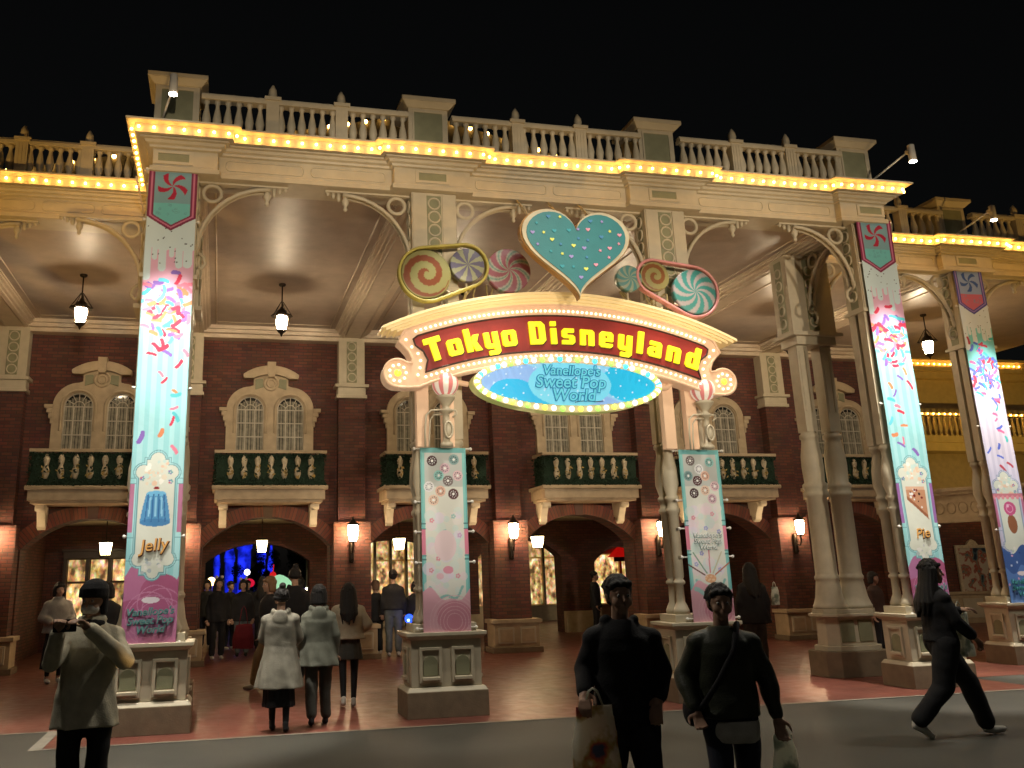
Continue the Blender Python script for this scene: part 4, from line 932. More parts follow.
# letters
G = dict(
 T=(7.5, [[(0, 10), (0, 7.6), (2.3, 7.6), (2.3, 0), (5.2, 0), (5.2, 7.6), (7.5, 7.6), (7.5, 10)]]),
 o=(6.6, [[(.9, 0), (5.7, 0), (6.6, .9), (6.6, 6.1), (5.7, 7), (.9, 7), (0, 6.1), (0, .9)], [(2.6, 1.9), (2.6, 5.1), (4.0, 5.1), (4.0, 1.9)]]),
 k=(6.8, [[(0, 0), (2.7, 0), (2.7, 2.6), (3.9, 0), (6.8, 0), (5.0, 3.8), (6.6, 7), (3.7, 7), (2.7, 4.9), (2.7, 10), (0, 10)]]),
 y=(6.5, [[(0, 7), (0, 1), (1, 0), (3.9, 0), (3.9, -.9), (1.2, -.9), (1.2, -2.8), (5.4, -2.8), (6.5, -1.7), (6.5, 7), (3.9, 7), (3.9, 2), (2.6, 2), (2.6, 7)]]),
 D=(7.2, [[(0, 0), (5.6, 0), (7.2, 1.6), (7.2, 8.4), (5.6, 10), (0, 10)], [(2.8, 2.1), (2.8, 7.9), (4.3, 7.9), (4.3, 2.1)]]),
 i=(2.7, [[(0, 0), (2.7, 0), (2.7, 7), (0, 7)], None, [(0, 8), (2.7, 8), (2.7, 10), (0, 10)]]),
 s=(6.0, [[(0, 0), (5, 0), (6, 1), (6, 3.3), (5, 4.2), (2.5, 4.2), (2.5, 5.2), (5.6, 5.2), (5.6, 7), (1, 7), (0, 6), (0, 3.5), (1, 2.8), (3.5, 2.8), (3.5, 1.8), (0, 1.8)]]),
 n=(6.5, [[(0, 0), (2.6, 0), (2.6, 5), (3.9, 5), (3.9, 0), (6.5, 0), (6.5, 6), (5.5, 7), (0, 7)]]),
 e=(6.4, [[(1, 0), (5.4, 0), (6.2, .8), (6.2, 1.8), (2.6, 1.8), (2.6, 2.8), (6.4, 2.8), (6.4, 6), (5.4, 7), (1, 7), (0, 6), (0, 1)], [(2.6, 4.2), (2.6, 5.3), (3.9, 5.3), (3.9, 4.2)]]),
 l=(2.7, [[(0, 0), (2.7, 0), (2.7, 10), (0, 10)]]),
 a=(6.4, [[(1, 0), (6.4, 0), (6.4, 6), (5.4, 7), (.6, 7), (.6, 5.2), (3.8, 5.2), (3.8, 4.4), (1, 4.4), (0, 3.4), (0, 1)], [(2.5, 1.7), (2.5, 2.9), (3.8, 2.9), (3.8, 1.7)]]),
 d=(6.5, [[(1, 0), (6.5, 0), (6.5, 10), (3.8, 10), (3.8, 7), (1, 7), (0, 6), (0, 1)], [(2.5, 1.9), (2.5, 5.1), (3.8, 5.1), (3.8, 1.9)]]))
word = 'Tokyo Disneyland'; u_ = .0332; gap = 0
tot = (34.0+4*1.2+5.6+57.4+9*2.2)*u_
xx = -tot/2
for c in word:
    if c == ' ': xx += (5.6-1.2)*u_; gap = 1; continue
    wd, loops = G[c]; wl = wd*u_; xc = xx+wl/2
    ang = -math.asin(xc/6.3); zc = 4.905-6.3+math.sqrt(6.3**2-xc*xc)
    b = MB()
    sets = [loops[:1], [loops[2]]] if c == 'i' else [loops]
    for st in sets: b.poly([[((p[0]-wd/2)*u_, p[1]*u_) for p in l] for l in st], -.045, 0)
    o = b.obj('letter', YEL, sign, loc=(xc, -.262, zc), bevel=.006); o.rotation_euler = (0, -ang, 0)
    b = MB()
    for st in sets: b.poly([[((p[0]-wd/2)*u_*1.04+.012, p[1]*u_*1.03-.012) for p in l] for l in st], -.008, .004)
    o2 = b.obj('letter_shadow', LEDGE, o)
    xx += wl+(2.2 if gap else 1.2)*u_
# beads
bd = MB(); bd.sphere((0, 0, 0), .0175, 8, 5); bead = bd.mesh('bead_bulb', BULBW)
bl = []
for s in (-1, 1):
    bl += [(s*x_, -.25, z_) for x_, z_ in [(2.33, 4.9), (2.25, 4.80), (2.165, 4.71), (2.13, 4.61), (2.14, 4.51), (2.17, 4.41)]]
    bl += [(s*(2.45+.115*math.cos(a_)), -.25, 4.43+.115*math.sin(a_)) for a_ in [2*PI*k/9+.3 for k in range(9)]]
bl += [(x_, -.25, z_+.075) for x_, z_ in carc(6.5, 5.33, 2.19, 62)]+[(x_, -.25, z_-.065) for x_, z_ in carc(6.1, 4.81, 2.06, 54)]
for p in bl[:100]: place('bead_bulb', bead, sign, p)
b = MB()
for p in bl[100:]: b.sphere(p, .0175, 6, 4)
tag(b.obj('bead_bulb', BULBW, sign), kind='stuff')
for s in (-1, 1):
    b = MB(); b.sphere((s*2.45, -.25, 4.43), .05, 10, 6, sc=(1, .5, 1)); b.obj('scroll_eye', glow('gold_eye', rgb(255, 190, 60), .8), sign)
for s in (-1, 1):
    b = MB(); b.tube([(s*2.0, -.08, 4.5), (s*1.72, -.08, 4.46), (s*1.62, -.08, 4.36), (s*1.42, -.08, 4.33)], .04, 8); b.obj('side_arm', PEACH, sign, bevel=.006)
    for x0_ in (-.30, .06): b = MB(); b.box(s*1.85+x0_, s*1.85+x0_+.17, -.03, .10, 3.46, 4.45); b.obj('support_post', PEACH, sign, bevel=.006)  # glowing peach puts the sign's orange light into the posts' colour
# oval sign
ov = thing('oval_sign', 'glowing turquoise oval sign ringed with coloured bulbs beneath the arched sign', 'sign', (5.58, -.10, 4.33))
def ell(a_, c, n=56): return [(a_*math.cos(2*PI*k/n), c*math.sin(2*PI*k/n)) for k in range(n)]
b = MB(); b.poly([ell(1.42, .405)], -.16, .06); b.obj('casing', mat('oval_casing', (.45, .38, .25), rough=.4, emit=rgb(220, 230, 120), estr=.10), ov, bevel=.015)
PR = Print(2.62, .74, .011); PR.gain = .5; X, Z = PR.X, PR.Z-.37
PR.mask = (X/1.31)**2+(Z/.31)**2 < 1; PR.Z = Z
PR.fill(X > -9, (150, 190, 240)); PR.fill(np.sin(X*2.2+Z*6) > .2, (150, 215, 245)); PR.circ(-.85, -.16, .35, (40, 190, 235), .22); PR.circ(-.5, -.25, .25, (40, 190, 235), .15); PR.circ(.95, .05, .45, (40, 195, 235), .30); PR.circ(0, 0, .62, (130, 225, 245), .33)
rnd = random.Random(5)
for k in range(60): PR.circ(rnd.uniform(-1.2, 1.2), rnd.uniform(-.25, .25), .012, (215, 240, 255))
SCREEN = vcolmat('lit_oval_face', .35, .3, emit=.42)
o = PR.build('lit_face', SCREEN, ov, wave=0, thick=.004); o.location = (0, -.17, 0)
INKB = mat('sign_teal_ink', lin((18, 95, 130)).tolist(), var=.05, bump=0, emit=rgb(20, 130, 175), estr=.18); INKL = mat('sign_pale_ink', lin((90, 185, 205)).tolist(), var=.05, bump=0, emit=rgb(90, 200, 225), estr=.15)
for txt, zz, xx_, sz in (("Vanellope's", .185, 0.02, .19), ('Sweet Pop', .02, 0, .245), ('World', -.165, 0.03, .24)):
    text(txt, sz, ov, (xx_, -.186, zz), INKB, shear=.2, offset=.014); text(txt, sz, ov, (xx_, -.192, zz), INKL, shear=.2, offset=.002)
b = MB(); b.tube([(.05, -.18, -.26), (.2, -.18, -.235), (.35, -.18, -.25), (.48, -.18, -.235)], .006, 5); b.obj('flourish', LEDGE, ov)
bc = [glow('bulb_'+n, rgb(*c), .75) for n, c in (('white', (255, 240, 230)), ('cyan', (70, 200, 255)), ('green', (150, 235, 90)), ('yellow', (245, 240, 90)))]
bmeshes = []
for m_ in bc:
    q = MB(); q.sphere((0, 0, 0), .040, 8, 6); bmeshes.append(q.mesh('colour_bulb', m_))
for k in range(64):
    a_ = 2*PI*k/64; up = math.sin(a_) > 0
    place('colour_bulb', bmeshes[[0, 1, 0, 2][k % 4] if up else [0, 3, 0, 2][k % 4]], ov, (1.365*math.cos(a_), -.175, .357*math.sin(a_)))

# striped candy balls on stands in front of the two sign columns
PINKW = None
def candy_ball(x, lab):
    t = thing('candy_ball_stand', lab, 'candy ornament', (x, -.12, 3.45), 0, 'striped candy balls beside the oval sign')
    m, nt, bb = newmat('striped_ball'); N, L = nt.nodes, nt.links; tc = N.new('ShaderNodeTexCoord'); sp = N.new('ShaderNodeSeparateXYZ'); L.new(tc.outputs['Object'], sp.inputs[0])
    at2 = N.new('ShaderNodeMath'); at2.operation = 'ARCTAN2'; L.new(sp.outputs[1], at2.inputs[0]); L.new(sp.outputs[0], at2.inputs[1])
    mu = N.new('ShaderNodeMath'); mu.operation = 'MULTIPLY'; mu.inputs[1].default_value = 8; L.new(at2.outputs[0], mu.inputs[0])
    si = N.new('ShaderNodeMath'); si.operation = 'SINE'; L.new(mu.outputs[0], si.inputs[0]); gt = N.new('ShaderNodeMath'); gt.operation = 'GREATER_THAN'; gt.inputs[1].default_value = .15; L.new(si.outputs[0], gt.inputs[0])
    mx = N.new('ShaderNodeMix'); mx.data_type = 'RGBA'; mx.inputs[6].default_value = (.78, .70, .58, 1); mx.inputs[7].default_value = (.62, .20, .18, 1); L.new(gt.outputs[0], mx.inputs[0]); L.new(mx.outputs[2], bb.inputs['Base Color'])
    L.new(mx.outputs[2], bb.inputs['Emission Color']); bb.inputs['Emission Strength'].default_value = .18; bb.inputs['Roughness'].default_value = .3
    b = MB(); b.sphere((0, 0, 0), .185, 28, 16); b.obj('striped_ball', m, t, loc=(0, 0, .87))
    b = MB(); b.lathe([(.09, 0), (.09, .04), (.05, .08), (.045, .30), (.055, .34), (.045, .38), (.05, .46), (.10, .48), (.10, .50), (.05, .53), (.05, .56), (.13, .66), (.14, .69), (.10, .71)], n=14)
    b.tube([(-.05, -.05, .50), (-.22, -.05, .49), (-.29, -.05, .42), (-.31, -.05, .2), (-.31, -.05, -.02)], .014, 6); b.tube([(-.05, -.03, .44), (-.18, -.03, .43), (-.23, -.03, .36), (-.25, -.03, .1), (-.25, -.03, -.02)], .011, 6)
    b.tube([(.05, -.05, .50), (.13, -.05, .49), (.14, -.05, .44), (.08, -.05, .40)], .014, 6)
    b.tube([(.06+.055*math.cos(a_)-.05, -.09, .22+.11*math.sin(a_)) for a_ in [2*PI*k/16 for k in range(16)]], .016, 6, closed=True); b.sphere((.01, -.08, .22), .045, 8, 6, sc=(1, .4, 2))
    b.obj('stand', CREAM, t)
candy_ball(3.80, 'pink and white striped candy ball on a curly stand, left of the oval sign')
candy_ball(7.72, 'pink and white striped candy ball on a curly stand, right of the oval sign')

# heart and candies over the arch
CANDY = vcolmat('painted_candy', .35, .4)
ht = thing('heart_ornament', 'large teal heart with gold edge and confetti standing over the middle of the sign', 'heart ornament', (5.58, -.68, 0))
def heart(k, n=60):
    p = []
    for i in range(n):
        t_ = 2*PI*i/n; x_ = 16*math.sin(t_)**3; z_ = 13*math.cos(t_)-5*math.cos(2*t_)-2*math.cos(3*t_)-math.cos(4*t_); p.append((x_*.0515*k, 6.19+z_*.0455*k))
    return p
GOLDT = mat('gold_edge', (.36, .19, .05), rough=.4); PALE = mat('pale_rim', (.50, .45, .32), rough=.4)
TEALP = mat('teal_face', lin((58, 122, 128)).tolist(), rough=.45, var=.05)
b = MB(); b.poly([heart(1.0)], -.13, -.02); b.obj('gold_edge', GOLDT, ht, bevel=.01)
b = MB(); b.poly([heart(.975)], -.165, -.13); b.obj('rim', PALE, ht, bevel=.008)
b = MB(); b.poly([heart(.90)], -.176, -.150); b.obj('face', TEALP, ht)
rnd = random.Random(2); cm = [mat('confetti_'+n, lin(c).tolist(), var=.03, bump=0) for n, c in (('yellow', (215, 220, 110)), ('pink', (215, 150, 175)), ('blue', (70, 130, 175)), ('lilac', (150, 140, 200)), ('aqua', (60, 150, 165)))]
cands = []
while len(cands) < 34:
    x_, z_ = rnd.uniform(-.75, .75), rnd.uniform(5.55, 6.75)
    # inside test by scaling
    hp = heart(.80); inside = False; j = len(hp)-1
    for i in range(len(hp)):
        if (hp[i][1] > z_) != (hp[j][1] > z_) and x_ < (hp[j][0]-hp[i][0])*(z_-hp[i][1])/(hp[j][1]-hp[i][1])+hp[i][0]: inside = not inside
        j = i
    if inside and all((x_-a_)**2+(z_-c)**2 > .018 for a_, c in cands): cands.append((x_, z_))
for k, (x_, z_) in enumerate(cands):
    b = MB(); s_k = .026
    if k % 2: b.poly([[(x_+s_k*1.2*math.sin(t_)**3*1.1, z_+s_k*(13*math.cos(t_)-5*math.cos(2*t_)-2*math.cos(3*t_)-math.cos(4*t_))/14) for t_ in [2*PI*i/14 for i in range(14)]]], -.186, -.174)
    else: b.poly([[(x_+s_k*(1 if i % 2 else .5)*math.cos(2*PI*i/10), z_+s_k*(1 if i % 2 else .5)*math.sin(2*PI*i/10)) for i in range(10)]], -.186, -.174)
    b.obj('confetti', cm[k % 5], ht)
for hx_ in (-.5, 0, .5):
    b = MB(); b.tube([(hx_, -.02, 6.45), (hx_, .4, 6.85), (hx_, .88, 7.28)], .02, 6); b.obj('hanger', CREAM, ht)

def disc(label, x, z, r, fn, name='candy_disc', th=.10, y=-.10, rim=None):
    t = thing(name, label, 'candy ornament', (x, y, z), 0, 'round candy ornaments on top of the sign')
    nr, na = 26, 120; vs = [(0, -th/2-.02, 0)]; cols = [fn(0, 0)]; fs = []
    for i in range(1, nr+1):
        for k in range(na):
            rr = i/nr; a_ = 2*PI*k/na; vs.append((r*rr*math.cos(a_), -th/2-.02*(1-rr**2), r*rr*math.sin(a_))); cols.append(fn(rr, a_))
    for k in range(na): fs.append((0, 1+k, 1+(k+1) % na))
    for i in range(nr-1):
        for k in range(na): fs.append((1+i*na+k, 1+(i+1)*na+k, 1+(i+1)*na+(k+1) % na, 1+i*na+(k+1) % na))
    o0 = len(vs)
    for k in range(na):
        a_ = 2*PI*k/na; vs.append((r*math.cos(a_), th/2, r*math.sin(a_))); cols.append(fn(1, a_))
    for k in range(na): fs.append((1+(nr-1)*na+k, o0+k, o0+(k+1) % na, 1+(nr-1)*na+(k+1) % na))
    fs.append(tuple(o0+k for k in range(na)))
    b = MB(); b.add(vs, fs, sm=True); o = b.obj('disc', CANDY, t)
    at_ = o.data.color_attributes.new('Col', 'FLOAT_COLOR', 'POINT'); c4 = np.concatenate([lin(np.array(cols, float)*.68), np.ones((len(cols), 1))], 1); at_.data.foreach_set('color', c4.ravel())
    b = MB(); b.tube([(0, th/2+.01, 0), (0, th/2+.01, -.4)], .015, 6); b.obj('stem', CREAM, t)
    return t
def pin(n, c1, c2, tw=.9, c3=None):
    def fn(r_, a_):
        v = ((a_+tw*r_)*n/(2*PI)) % 1
        if v < .55: return c1
        if c3 and .70 < v < .85: return c3
        return c2
    return fn
def swirl(c1, c2, turns=1.75):
    def fn(r_, a_):
        v = (r_*turns-a_/(2*PI)+.35) % 1
        if r_ > .94: return c1
        return c2 if v < .46 and r_ > .10 else c1
    return fn
olive, rust = (182, 178, 112), (158, 84, 44)
disc('large olive and rust swirl lollipop at the left end of the sign top', 3.56, 5.90, .36, swirl(olive, rust))
disc('small lilac and cream pinwheel candy beside the large swirl lollipop', 4.17, 6.07, .25, pin(8, (130, 125, 155), (196, 200, 160), .15))
disc('pink and white pinwheel candy touching the left edge of the heart', 4.79, 6.02, .33, pin(8, (190, 112, 130), (215, 215, 200), 1.0, (130, 180, 165)))
disc('small turquoise and cream pinwheel candy right of the heart', 6.68, 6.0, .20, pin(9, (110, 180, 180), (190, 205, 180), .7))
disc('small olive and rust swirl candy right of the heart', 7.10, 6.05, .23, swirl((190, 180, 115), (165, 105, 60), 1.6))
disc('large turquoise and white pinwheel candy at the right end of the sign top', 7.74, 5.84, .35, pin(9, (86, 178, 170), (216, 205, 205), 1.0))
def loop_frame(label, x0, z0, r0, x1, z1, r1, m):
    t = thing('candy_loop', label, 'candy ornament', (0, -.12, 0), 0, 'pill shaped candy hoops on top of the sign'); d = math.hypot(x1-x0, z1-z0); base = math.degrees(math.atan2(z1-z0, x1-x0)); of = math.degrees(math.acos((r0-r1)/d))
    pts = [(x0+r0*math.cos(R(a_)), 0, z0+r0*math.sin(R(a_))) for a_ in np.linspace(base+of, base+360-of, 30)]+[(x1+r1*math.cos(R(a_)), 0, z1+r1*math.sin(R(a_))) for a_ in np.linspace(base-of, base+of, 22)]
    b = MB()
    for yy in (-.04, .0, .04): b.tube([(p[0], yy, p[2]) for p in pts], .022, 6, closed=True)
    b.obj('hoop', m, t)
    b = MB(); b.tube([((x0+x1)/2, 0, (z0+z1)/2-.3), ((x0+x1)/2+.1, .05, 5.62)], .018, 6); b.tube([((x0+x1)/2-.2, 0, (z0+z1)/2-.36), ((x0+x1)/2-.25, .05, 5.55)], .018, 6); b.obj('strut', CREAM, t)
loop_frame('olive green hoop around the left swirl lollipop', 3.57, 5.90, .40, 4.15, 6.06, .32, mat('olive_hoop', lin((165, 155, 80)).tolist(), rough=.4))
loop_frame('dusty pink hoop around the right pinwheel candy', 7.08, 6.04, .27, 7.72, 5.84, .40, mat('pink_hoop', lin((190, 130, 130)).tolist(), rough=.4))
b = MB()
rnd = random.Random(11)
for x_ in (4.15, 4.4, 6.75, 7.05, 7.2):
    for k in range(3): b.tube([(x_+rnd.uniform(-.1, .1), .05, 5.45), (x_+rnd.uniform(-.15, .15), .0, 5.65), (x_+rnd.uniform(-.2, .2), -.02, 5.82)], .014, 6)
b.obj('scroll_twig', mat('olive_twig', lin((140, 125, 80)).tolist()), sign).location = (-5.56, 0, 0)

# ------------------------------------------------------------------ people
def cap3(b, p1, r1, p2, r2, n=12, sx=1., flat=None):
    p1, p2 = Vector(p1), Vector(p2); d = p2-p1; L_ = d.length; d.normalize() if L_ > 1e-6 else None
    if L_ < 1e-6: d = Vector((0, 0, 1))
    M_ = Matrix.Translation(p1) @ d.to_track_quat('Z', 'Y').to_matrix().to_4x4()
    prof = [(max(1e-4, r1*math.sin(t)), -r1*math.cos(t)) for t in [PI/2*k/4 for k in range(5)]]+[(max(1e-4, r2*math.cos(t)), L_+r2*math.sin(t)) for t in [PI/2*k/4 for k in range(5)]]
    b.lathe(prof, n=n, M=M_)
def chain(b, pts, rs, n=12):
    for i in range(len(pts)-1): cap3(b, pts[i], rs[i], pts[i+1], rs[i+1], n)
def loftv(b, secs, n=28, fold=0., nf=9, seed=0.):
    """closed stack of ellipses (cx, cy, z, rx, ry)"""
    vs = []; m = len(secs)
    for i, (cx_, cy_, z, rx, ry) in enumerate(secs):
        w = fold*(1-i/(m-1))
        for k in range(n):
            a_ = 2*PI*k/n; q = 1+w*math.sin(nf*a_+seed+.6*i)*.5+w*.5*math.sin(5*a_+seed*2)
            vs.append((cx_+rx*q*math.cos(a_), cy_+ry*q*math.sin(a_), z))
    fs = [(i*n+k, i*n+(k+1) % n, (i+1)*n+(k+1) % n, (i+1)*n+k) for i in range(m-1) for k in range(n)]+[tuple(range(n-1, -1, -1)), tuple((m-1)*n+k for k in range(n))]
    b.add(vs, fs)
def solid(b, name, m, parent, voxel=.012, smooth=3, wr=0., seed=0., h=1., shear=None):
    me = b.mesh(name, m); o = bpy.data.objects.new('tmp', me)
    r_ = o.modifiers.new('r', 'REMESH'); r_.mode = 'VOXEL'; r_.voxel_size = voxel
    s_m = o.modifiers.new('s', 'SMOOTH'); s_m.iterations = smooth; s_m.factor = .5
    me2 = bake(o)
    me2.name = name
    if wr:
        n_ = len(me2.vertices); co_ = np.empty(3*n_, np.float32); me2.vertices.foreach_get('co', co_); co_ = co_.reshape(-1, 3).astype(float)
        no_ = np.empty(3*n_, np.float32); me2.vertex_normals.foreach_get('vector', no_); no_ = no_.reshape(-1, 3)
        q_ = np.array([noise.noise(Vector((c[0]*3.2+seed+c[2]*2, c[1]*3.2, c[2]*6+seed-c[0]*3)))+.45*noise.noise(Vector((c[0]*7+c[2]*6, c[1]*7+seed, c[2]*11-c[0]*6))) for c in co_])
        me2.vertices.foreach_set('co', (co_+no_*(q_*wr)[:, None]).ravel())
    me2.transform(Matrix.Scale(h, 4))
    me2.polygons.foreach_set('use_smooth', np.ones(len(me2.polygons), bool)); me2.materials.clear(); me2.materials.append(m)
    o = bpy.data.objects.new(name, me2); COL.objects.link(o); o.parent = parent; return o
SKIN = mat('skin', (.42, .25, .17), rough=.5, var=.06, scale=20); HAIRB = mat('black_hair', (.010, .008, .007), rough=.62, var=.3, scale=40, bump=.6, bscale=200); HAIRL = mat('light_brown_hair', (.20, .11, .05), rough=.4, bump=.5, bscale=200)
EYEW = mat('eye_white', (.6, .58, .55), rough=.2, bump=0); EYEB = mat('eye_dark', (.01, .008, .006), rough=.1, bump=0)
_cm = {}
def cloth(name, c, rough=.85):
    if name not in _cm: _cm[name] = mat(name, c, rough=rough, var=.18, scale=9, bump=.35, bscale=90)
    return _cm[name]
def hand(b, wrist, d, side, curl=.6, up=(0, 0, 1), s=1.):
    """five separate tapered fingers: wrist point, direction of the hand, curl 0..1; side=+1 thumb towards +palm normal x d"""
    W = Vector(wrist); D = Vector(d).normalized(); Nn = Vector(up); Nn = (Nn-D*Nn.dot(D)); Nn = Nn.normalized() if Nn.length > .05 else D.orthogonal().normalized(); T = D.cross(Nn)*side
    cap3(b, W-D*.02, .024*s, W+D*.03*s+T*.005, .030*s)
    for k in (-1, 0, 1): cap3(b, W+D*.02*s+T*k*.018*s, .016*s, W+D*.085*s+T*k*.024*s, .014*s, 8)
    for k, (o_, l1) in enumerate(((.034, .040), (.012, .046), (-.011, .043), (-.033, .033))):
        p0 = W+D*.09*s+T*o_*s; a_ = curl*.9
        d1 = D*math.cos(a_)-Nn*math.sin(a_); d2 = D*math.cos(a_*2.1)-Nn*math.sin(a_*2.1); d3 = D*math.cos(a_*2.8)-Nn*math.sin(a_*2.8)
        p1 = p0+d1*l1*s; p2 = p1+d2*.026*s; p3 = p2+d3*.02*s
        chain(b, [p0, p1, p2, p3], [.0095*s, .009*s, .008*s, .0072*s], 8)
    q0 = W+D*.025*s+T*.03*s; q1 = q0+(D*.6+T*.8).normalized()*.035*s-Nn*.008; q2 = q1+(D*.9+T*.25-Nn*.5*curl).normalized()*.028*s; q3 = q2+(D*.9-Nn*.6*curl).normalized()*.022*s
    chain(b, [q0, q1, q2, q3], [.014*s, .0115*s, .010*s, .008*s], 8)
def person(name_label, x, y, rz, H, top, topmat, botmat, shoemat, hair='short', hairmat=None, feet=None, knees=None, arms=None, look=0., nod=0., fine=True, group=None, extras=None, skirt=None, legmat=None, lean=0., wide=1., seed=1.):
    t = thing('person', name_label, 'person', (x, y, .004), rz, group); h = H/1.72
    vox = .0085 if fine else .016
    hairmat = hairmat or HAIRB
    feet = feet or [(-.10, 0, 0, 0), (.10, 0, 0, 0)]       # x, y, lift, heel pitch   (left of picture first when facing camera)
    hipz = .90
    Hd = Vector((0, -.02+lean, 1.595)); rot = Matrix.Rotation(look, 4, 'Z') @ Matrix.Rotation(nod, 4, 'X')
    def hp(v): return Hd+(rot @ Vector(v))
    arms = arms or [[(-.18, 0, 1.37), (-.235, .03, 1.10), (-.24, -.04, .86)], [(.18, 0, 1.37), (.235, .03, 1.10), (.24, -.04, .86)]]
    arms = [[(p[0]*(.88 if q == 0 else .92), p[1], p[2]-(.015 if q == 0 else 0)) for q, p in enumerate(A_)] for A_ in arms]
    b = MB()
    # head: cranium, face, jaw, nose, ears, lips, brow
    b.sphere(hp((0, .012, .035)), .092, 18, 12, sc=(.86, 1.05, 1.0)); cap3(b, hp((0, -.015, 0)), .070, hp((0, -.038, -.062)), .042, 14)
    cap3(b, hp((0, -.082, .018)), .009, hp((0, -.103, -.022)), .013, 8); cap3(b, hp((-.018, -.085, -.052)), .008, hp((.018, -.085, -.052)), .008, 8); cap3(b, hp((-.014, -.082, -.064)), .008, hp((.014, -.082, -.064)), .008, 8)
    cap3(b, hp((-.035, -.074, .030)), .011, hp((.035, -.074, .030)), .011, 8); cap3(b, hp((0, -.062, -.092)), .020, hp((0, -.066, -.088)), .020, 8)
    for s in (-1, 1): cap3(b, hp((s*.081, .012, .018)), .014, hp((s*.080, .008, -.022)), .009, 8); cap3(b, hp((s*.04, -.055, -.03)), .028, hp((s*.04, -.05, -.02)), .028, 8)
    cap3(b, hp((0, .012, -.06)), .052, Vector((0, .015, 1.43)), .056, 14)
    # trunk and limbs in one skin
    chain(b, [(0, .01, 1.40), (0, .01, 1.20), (0, .0, 1.02), (0, 0, .92)], [.065, .10, .09, .10], 16)
    for k in (0, 1):
        A = [Vector(p) for p in arms[k]]; cap3(b, (0, .01, 1.36), .05, A[0]-Vector((0, 0, .04)), .030); chain(b, [A[0]-Vector((0, 0, .04)), A[1], A[2]], [.032, .030, .024])
        d = (A[2]-A[1]).normalized(); hand(b, A[2]+d*.01, d, -1 if k == 0 else 1, curl=.55, up=(0, .2, 0) if abs(d.z) > .7 else (0, 0, 1), s=1.05)
    ank = []
    for k in (0, 1):
        fx, fy, lift, pit = feet[k]; sx = -1 if k == 0 else 1
        hip = Vector((sx*.095, 0, hipz)); an = Vector((fx, fy+.03, .085+lift))
        kn = Vector(knees[k]) if knees else (hip+an)/2+Vector((0, -.025, .02))
        ank.append((hip, kn, an, pit)); chain(b, [hip, kn, an], [.075, .050, .034])
    solid(b, 'body', SKIN, t, voxel=vox, smooth=2, h=h)
    for s in (-1, 1):
        e = MB(); p = hp((s*.032, -.078, .012)); e.sphere(p*h, .011*h, 8, 6); e.sphere((p+(rot @ Vector((0, -.0065, 0))))*h, .0065*h, 8, 6, mi=1); e.obj('eye', [EYEW, EYEB], t)
    # trousers / tights
    if legmat is None: legmat = botmat
    b = MB(); lr = (.105*wide, .082*wide, .068*wide) if skirt is None else (.078, .055, .040)
    for hip, kn, an, pit in ank:
        chain(b, [hip, kn, an+(kn-an).normalized()*.045], lr, 16)
        pass
    loftv(b, [(0, 0, .80, .14, .10), (0, 0, .88, .168, .125), (0, 0, .98, .155, .115), (0, 0, 1.03, .14, .105)])
    solid(b, 'trousers' if skirt is None else 'tights', legmat, t, voxel=.012 if fine else .02, smooth=3, wr=.012 if skirt is None else 0, seed=seed, h=h)
    if skirt:
        b = MB(); z0, fl = skirt; loftv(b, [(0, 0, z0, .17+fl, .13+fl), (0, 0, (z0+.95)/2, .17+fl*.5, .13+fl*.5), (0, 0, .98, .15, .12), (0, 0, 1.06, .14, .11)], 64, fold=.12, nf=14, seed=seed); solid(b, 'skirt', botmat, t, voxel=.012, smooth=1, wr=.004, h=h)
    # shoes
    for hip, kn, an, pit in ank:
        b = MB(); fx = Vector((math.sin(pit*0), -math.cos(pit), -math.sin(pit)))
        heel = an+Vector((0, .025, -.035)); toe = an+Vector((0, -.03, -.045))+fx*.13
        cap3(b, heel, .036, an+Vector((0, -.03, -.045))+fx*.03, .042, 12); cap3(b, an+Vector((0, -.03, -.047))+fx*.03, .042, toe, .030, 12); cap3(b, heel, .034, an+Vector((0, .01, .02)), .040, 12)
        Ms = Matrix.Diagonal((1, 1, 1, 1)); solid(b, 'shoe', shoemat, t, voxel=.010, smooth=2, h=h)
    # upper garment
    b = MB(); kind, hem, flare, puff = top
    secs = []
    hemz = hem
    n_ = 7
    for i in range(n_):
        q = i/(n_-1); z = hemz+(1.02-hemz)*q; secs.append((0, 0, z, (.185+flare*(1-q))*puff, (.135+flare*.9*(1-q))*puff))
    secs += [(0, .0, 1.15, .188*puff, .135*puff), (0, .0, 1.27, .195*puff, .14*puff), (0, .005, 1.345, .185*puff, .125*puff), (0, .01, 1.405, .14, .105), (0, .012, 1.455, .085, .078)]
    loftv(b, secs, 72, fold=.09 if hem < .8 else .05, nf=9, seed=seed)
    for k in (0, 1):
        A = [Vector(p) for p in arms[k]]; w = A[2]-(A[2]-A[1]).normalized()*.012
        cap3(b, (A[0].x*.35, .01, 1.385), .062, A[0]+Vector((0, 0, -.035)), .070*puff, 14)
        chain(b, [A[0]+Vector((-A[0].x*.10, 0, -.045)), A[1], w], [.074*puff, .064*puff, .050*puff], 16)
    if kind in ('hood', 'coat_hood'):
        for k in range(9):
            a_ = PI*(-.1+k/8*1.2); b.sphere((.098*math.cos(a_), .02+.07*math.sin(a_), 1.445-.02*math.sin(a_)), .036, 10, 6)
        b.sphere((0, .115, 1.36), .10, 14, 10, sc=(1.05, .42, 1.15)); b.sphere((0, .12, 1.27), .05, 12, 8, sc=(1.2, .5, 1.4))
    if kind in ('collar',):
        for k in range(12): a_ = 2*PI*k/12; b.sphere((.078*math.cos(a_), .012+.07*math.sin(a_), 1.47), .028, 8, 6)
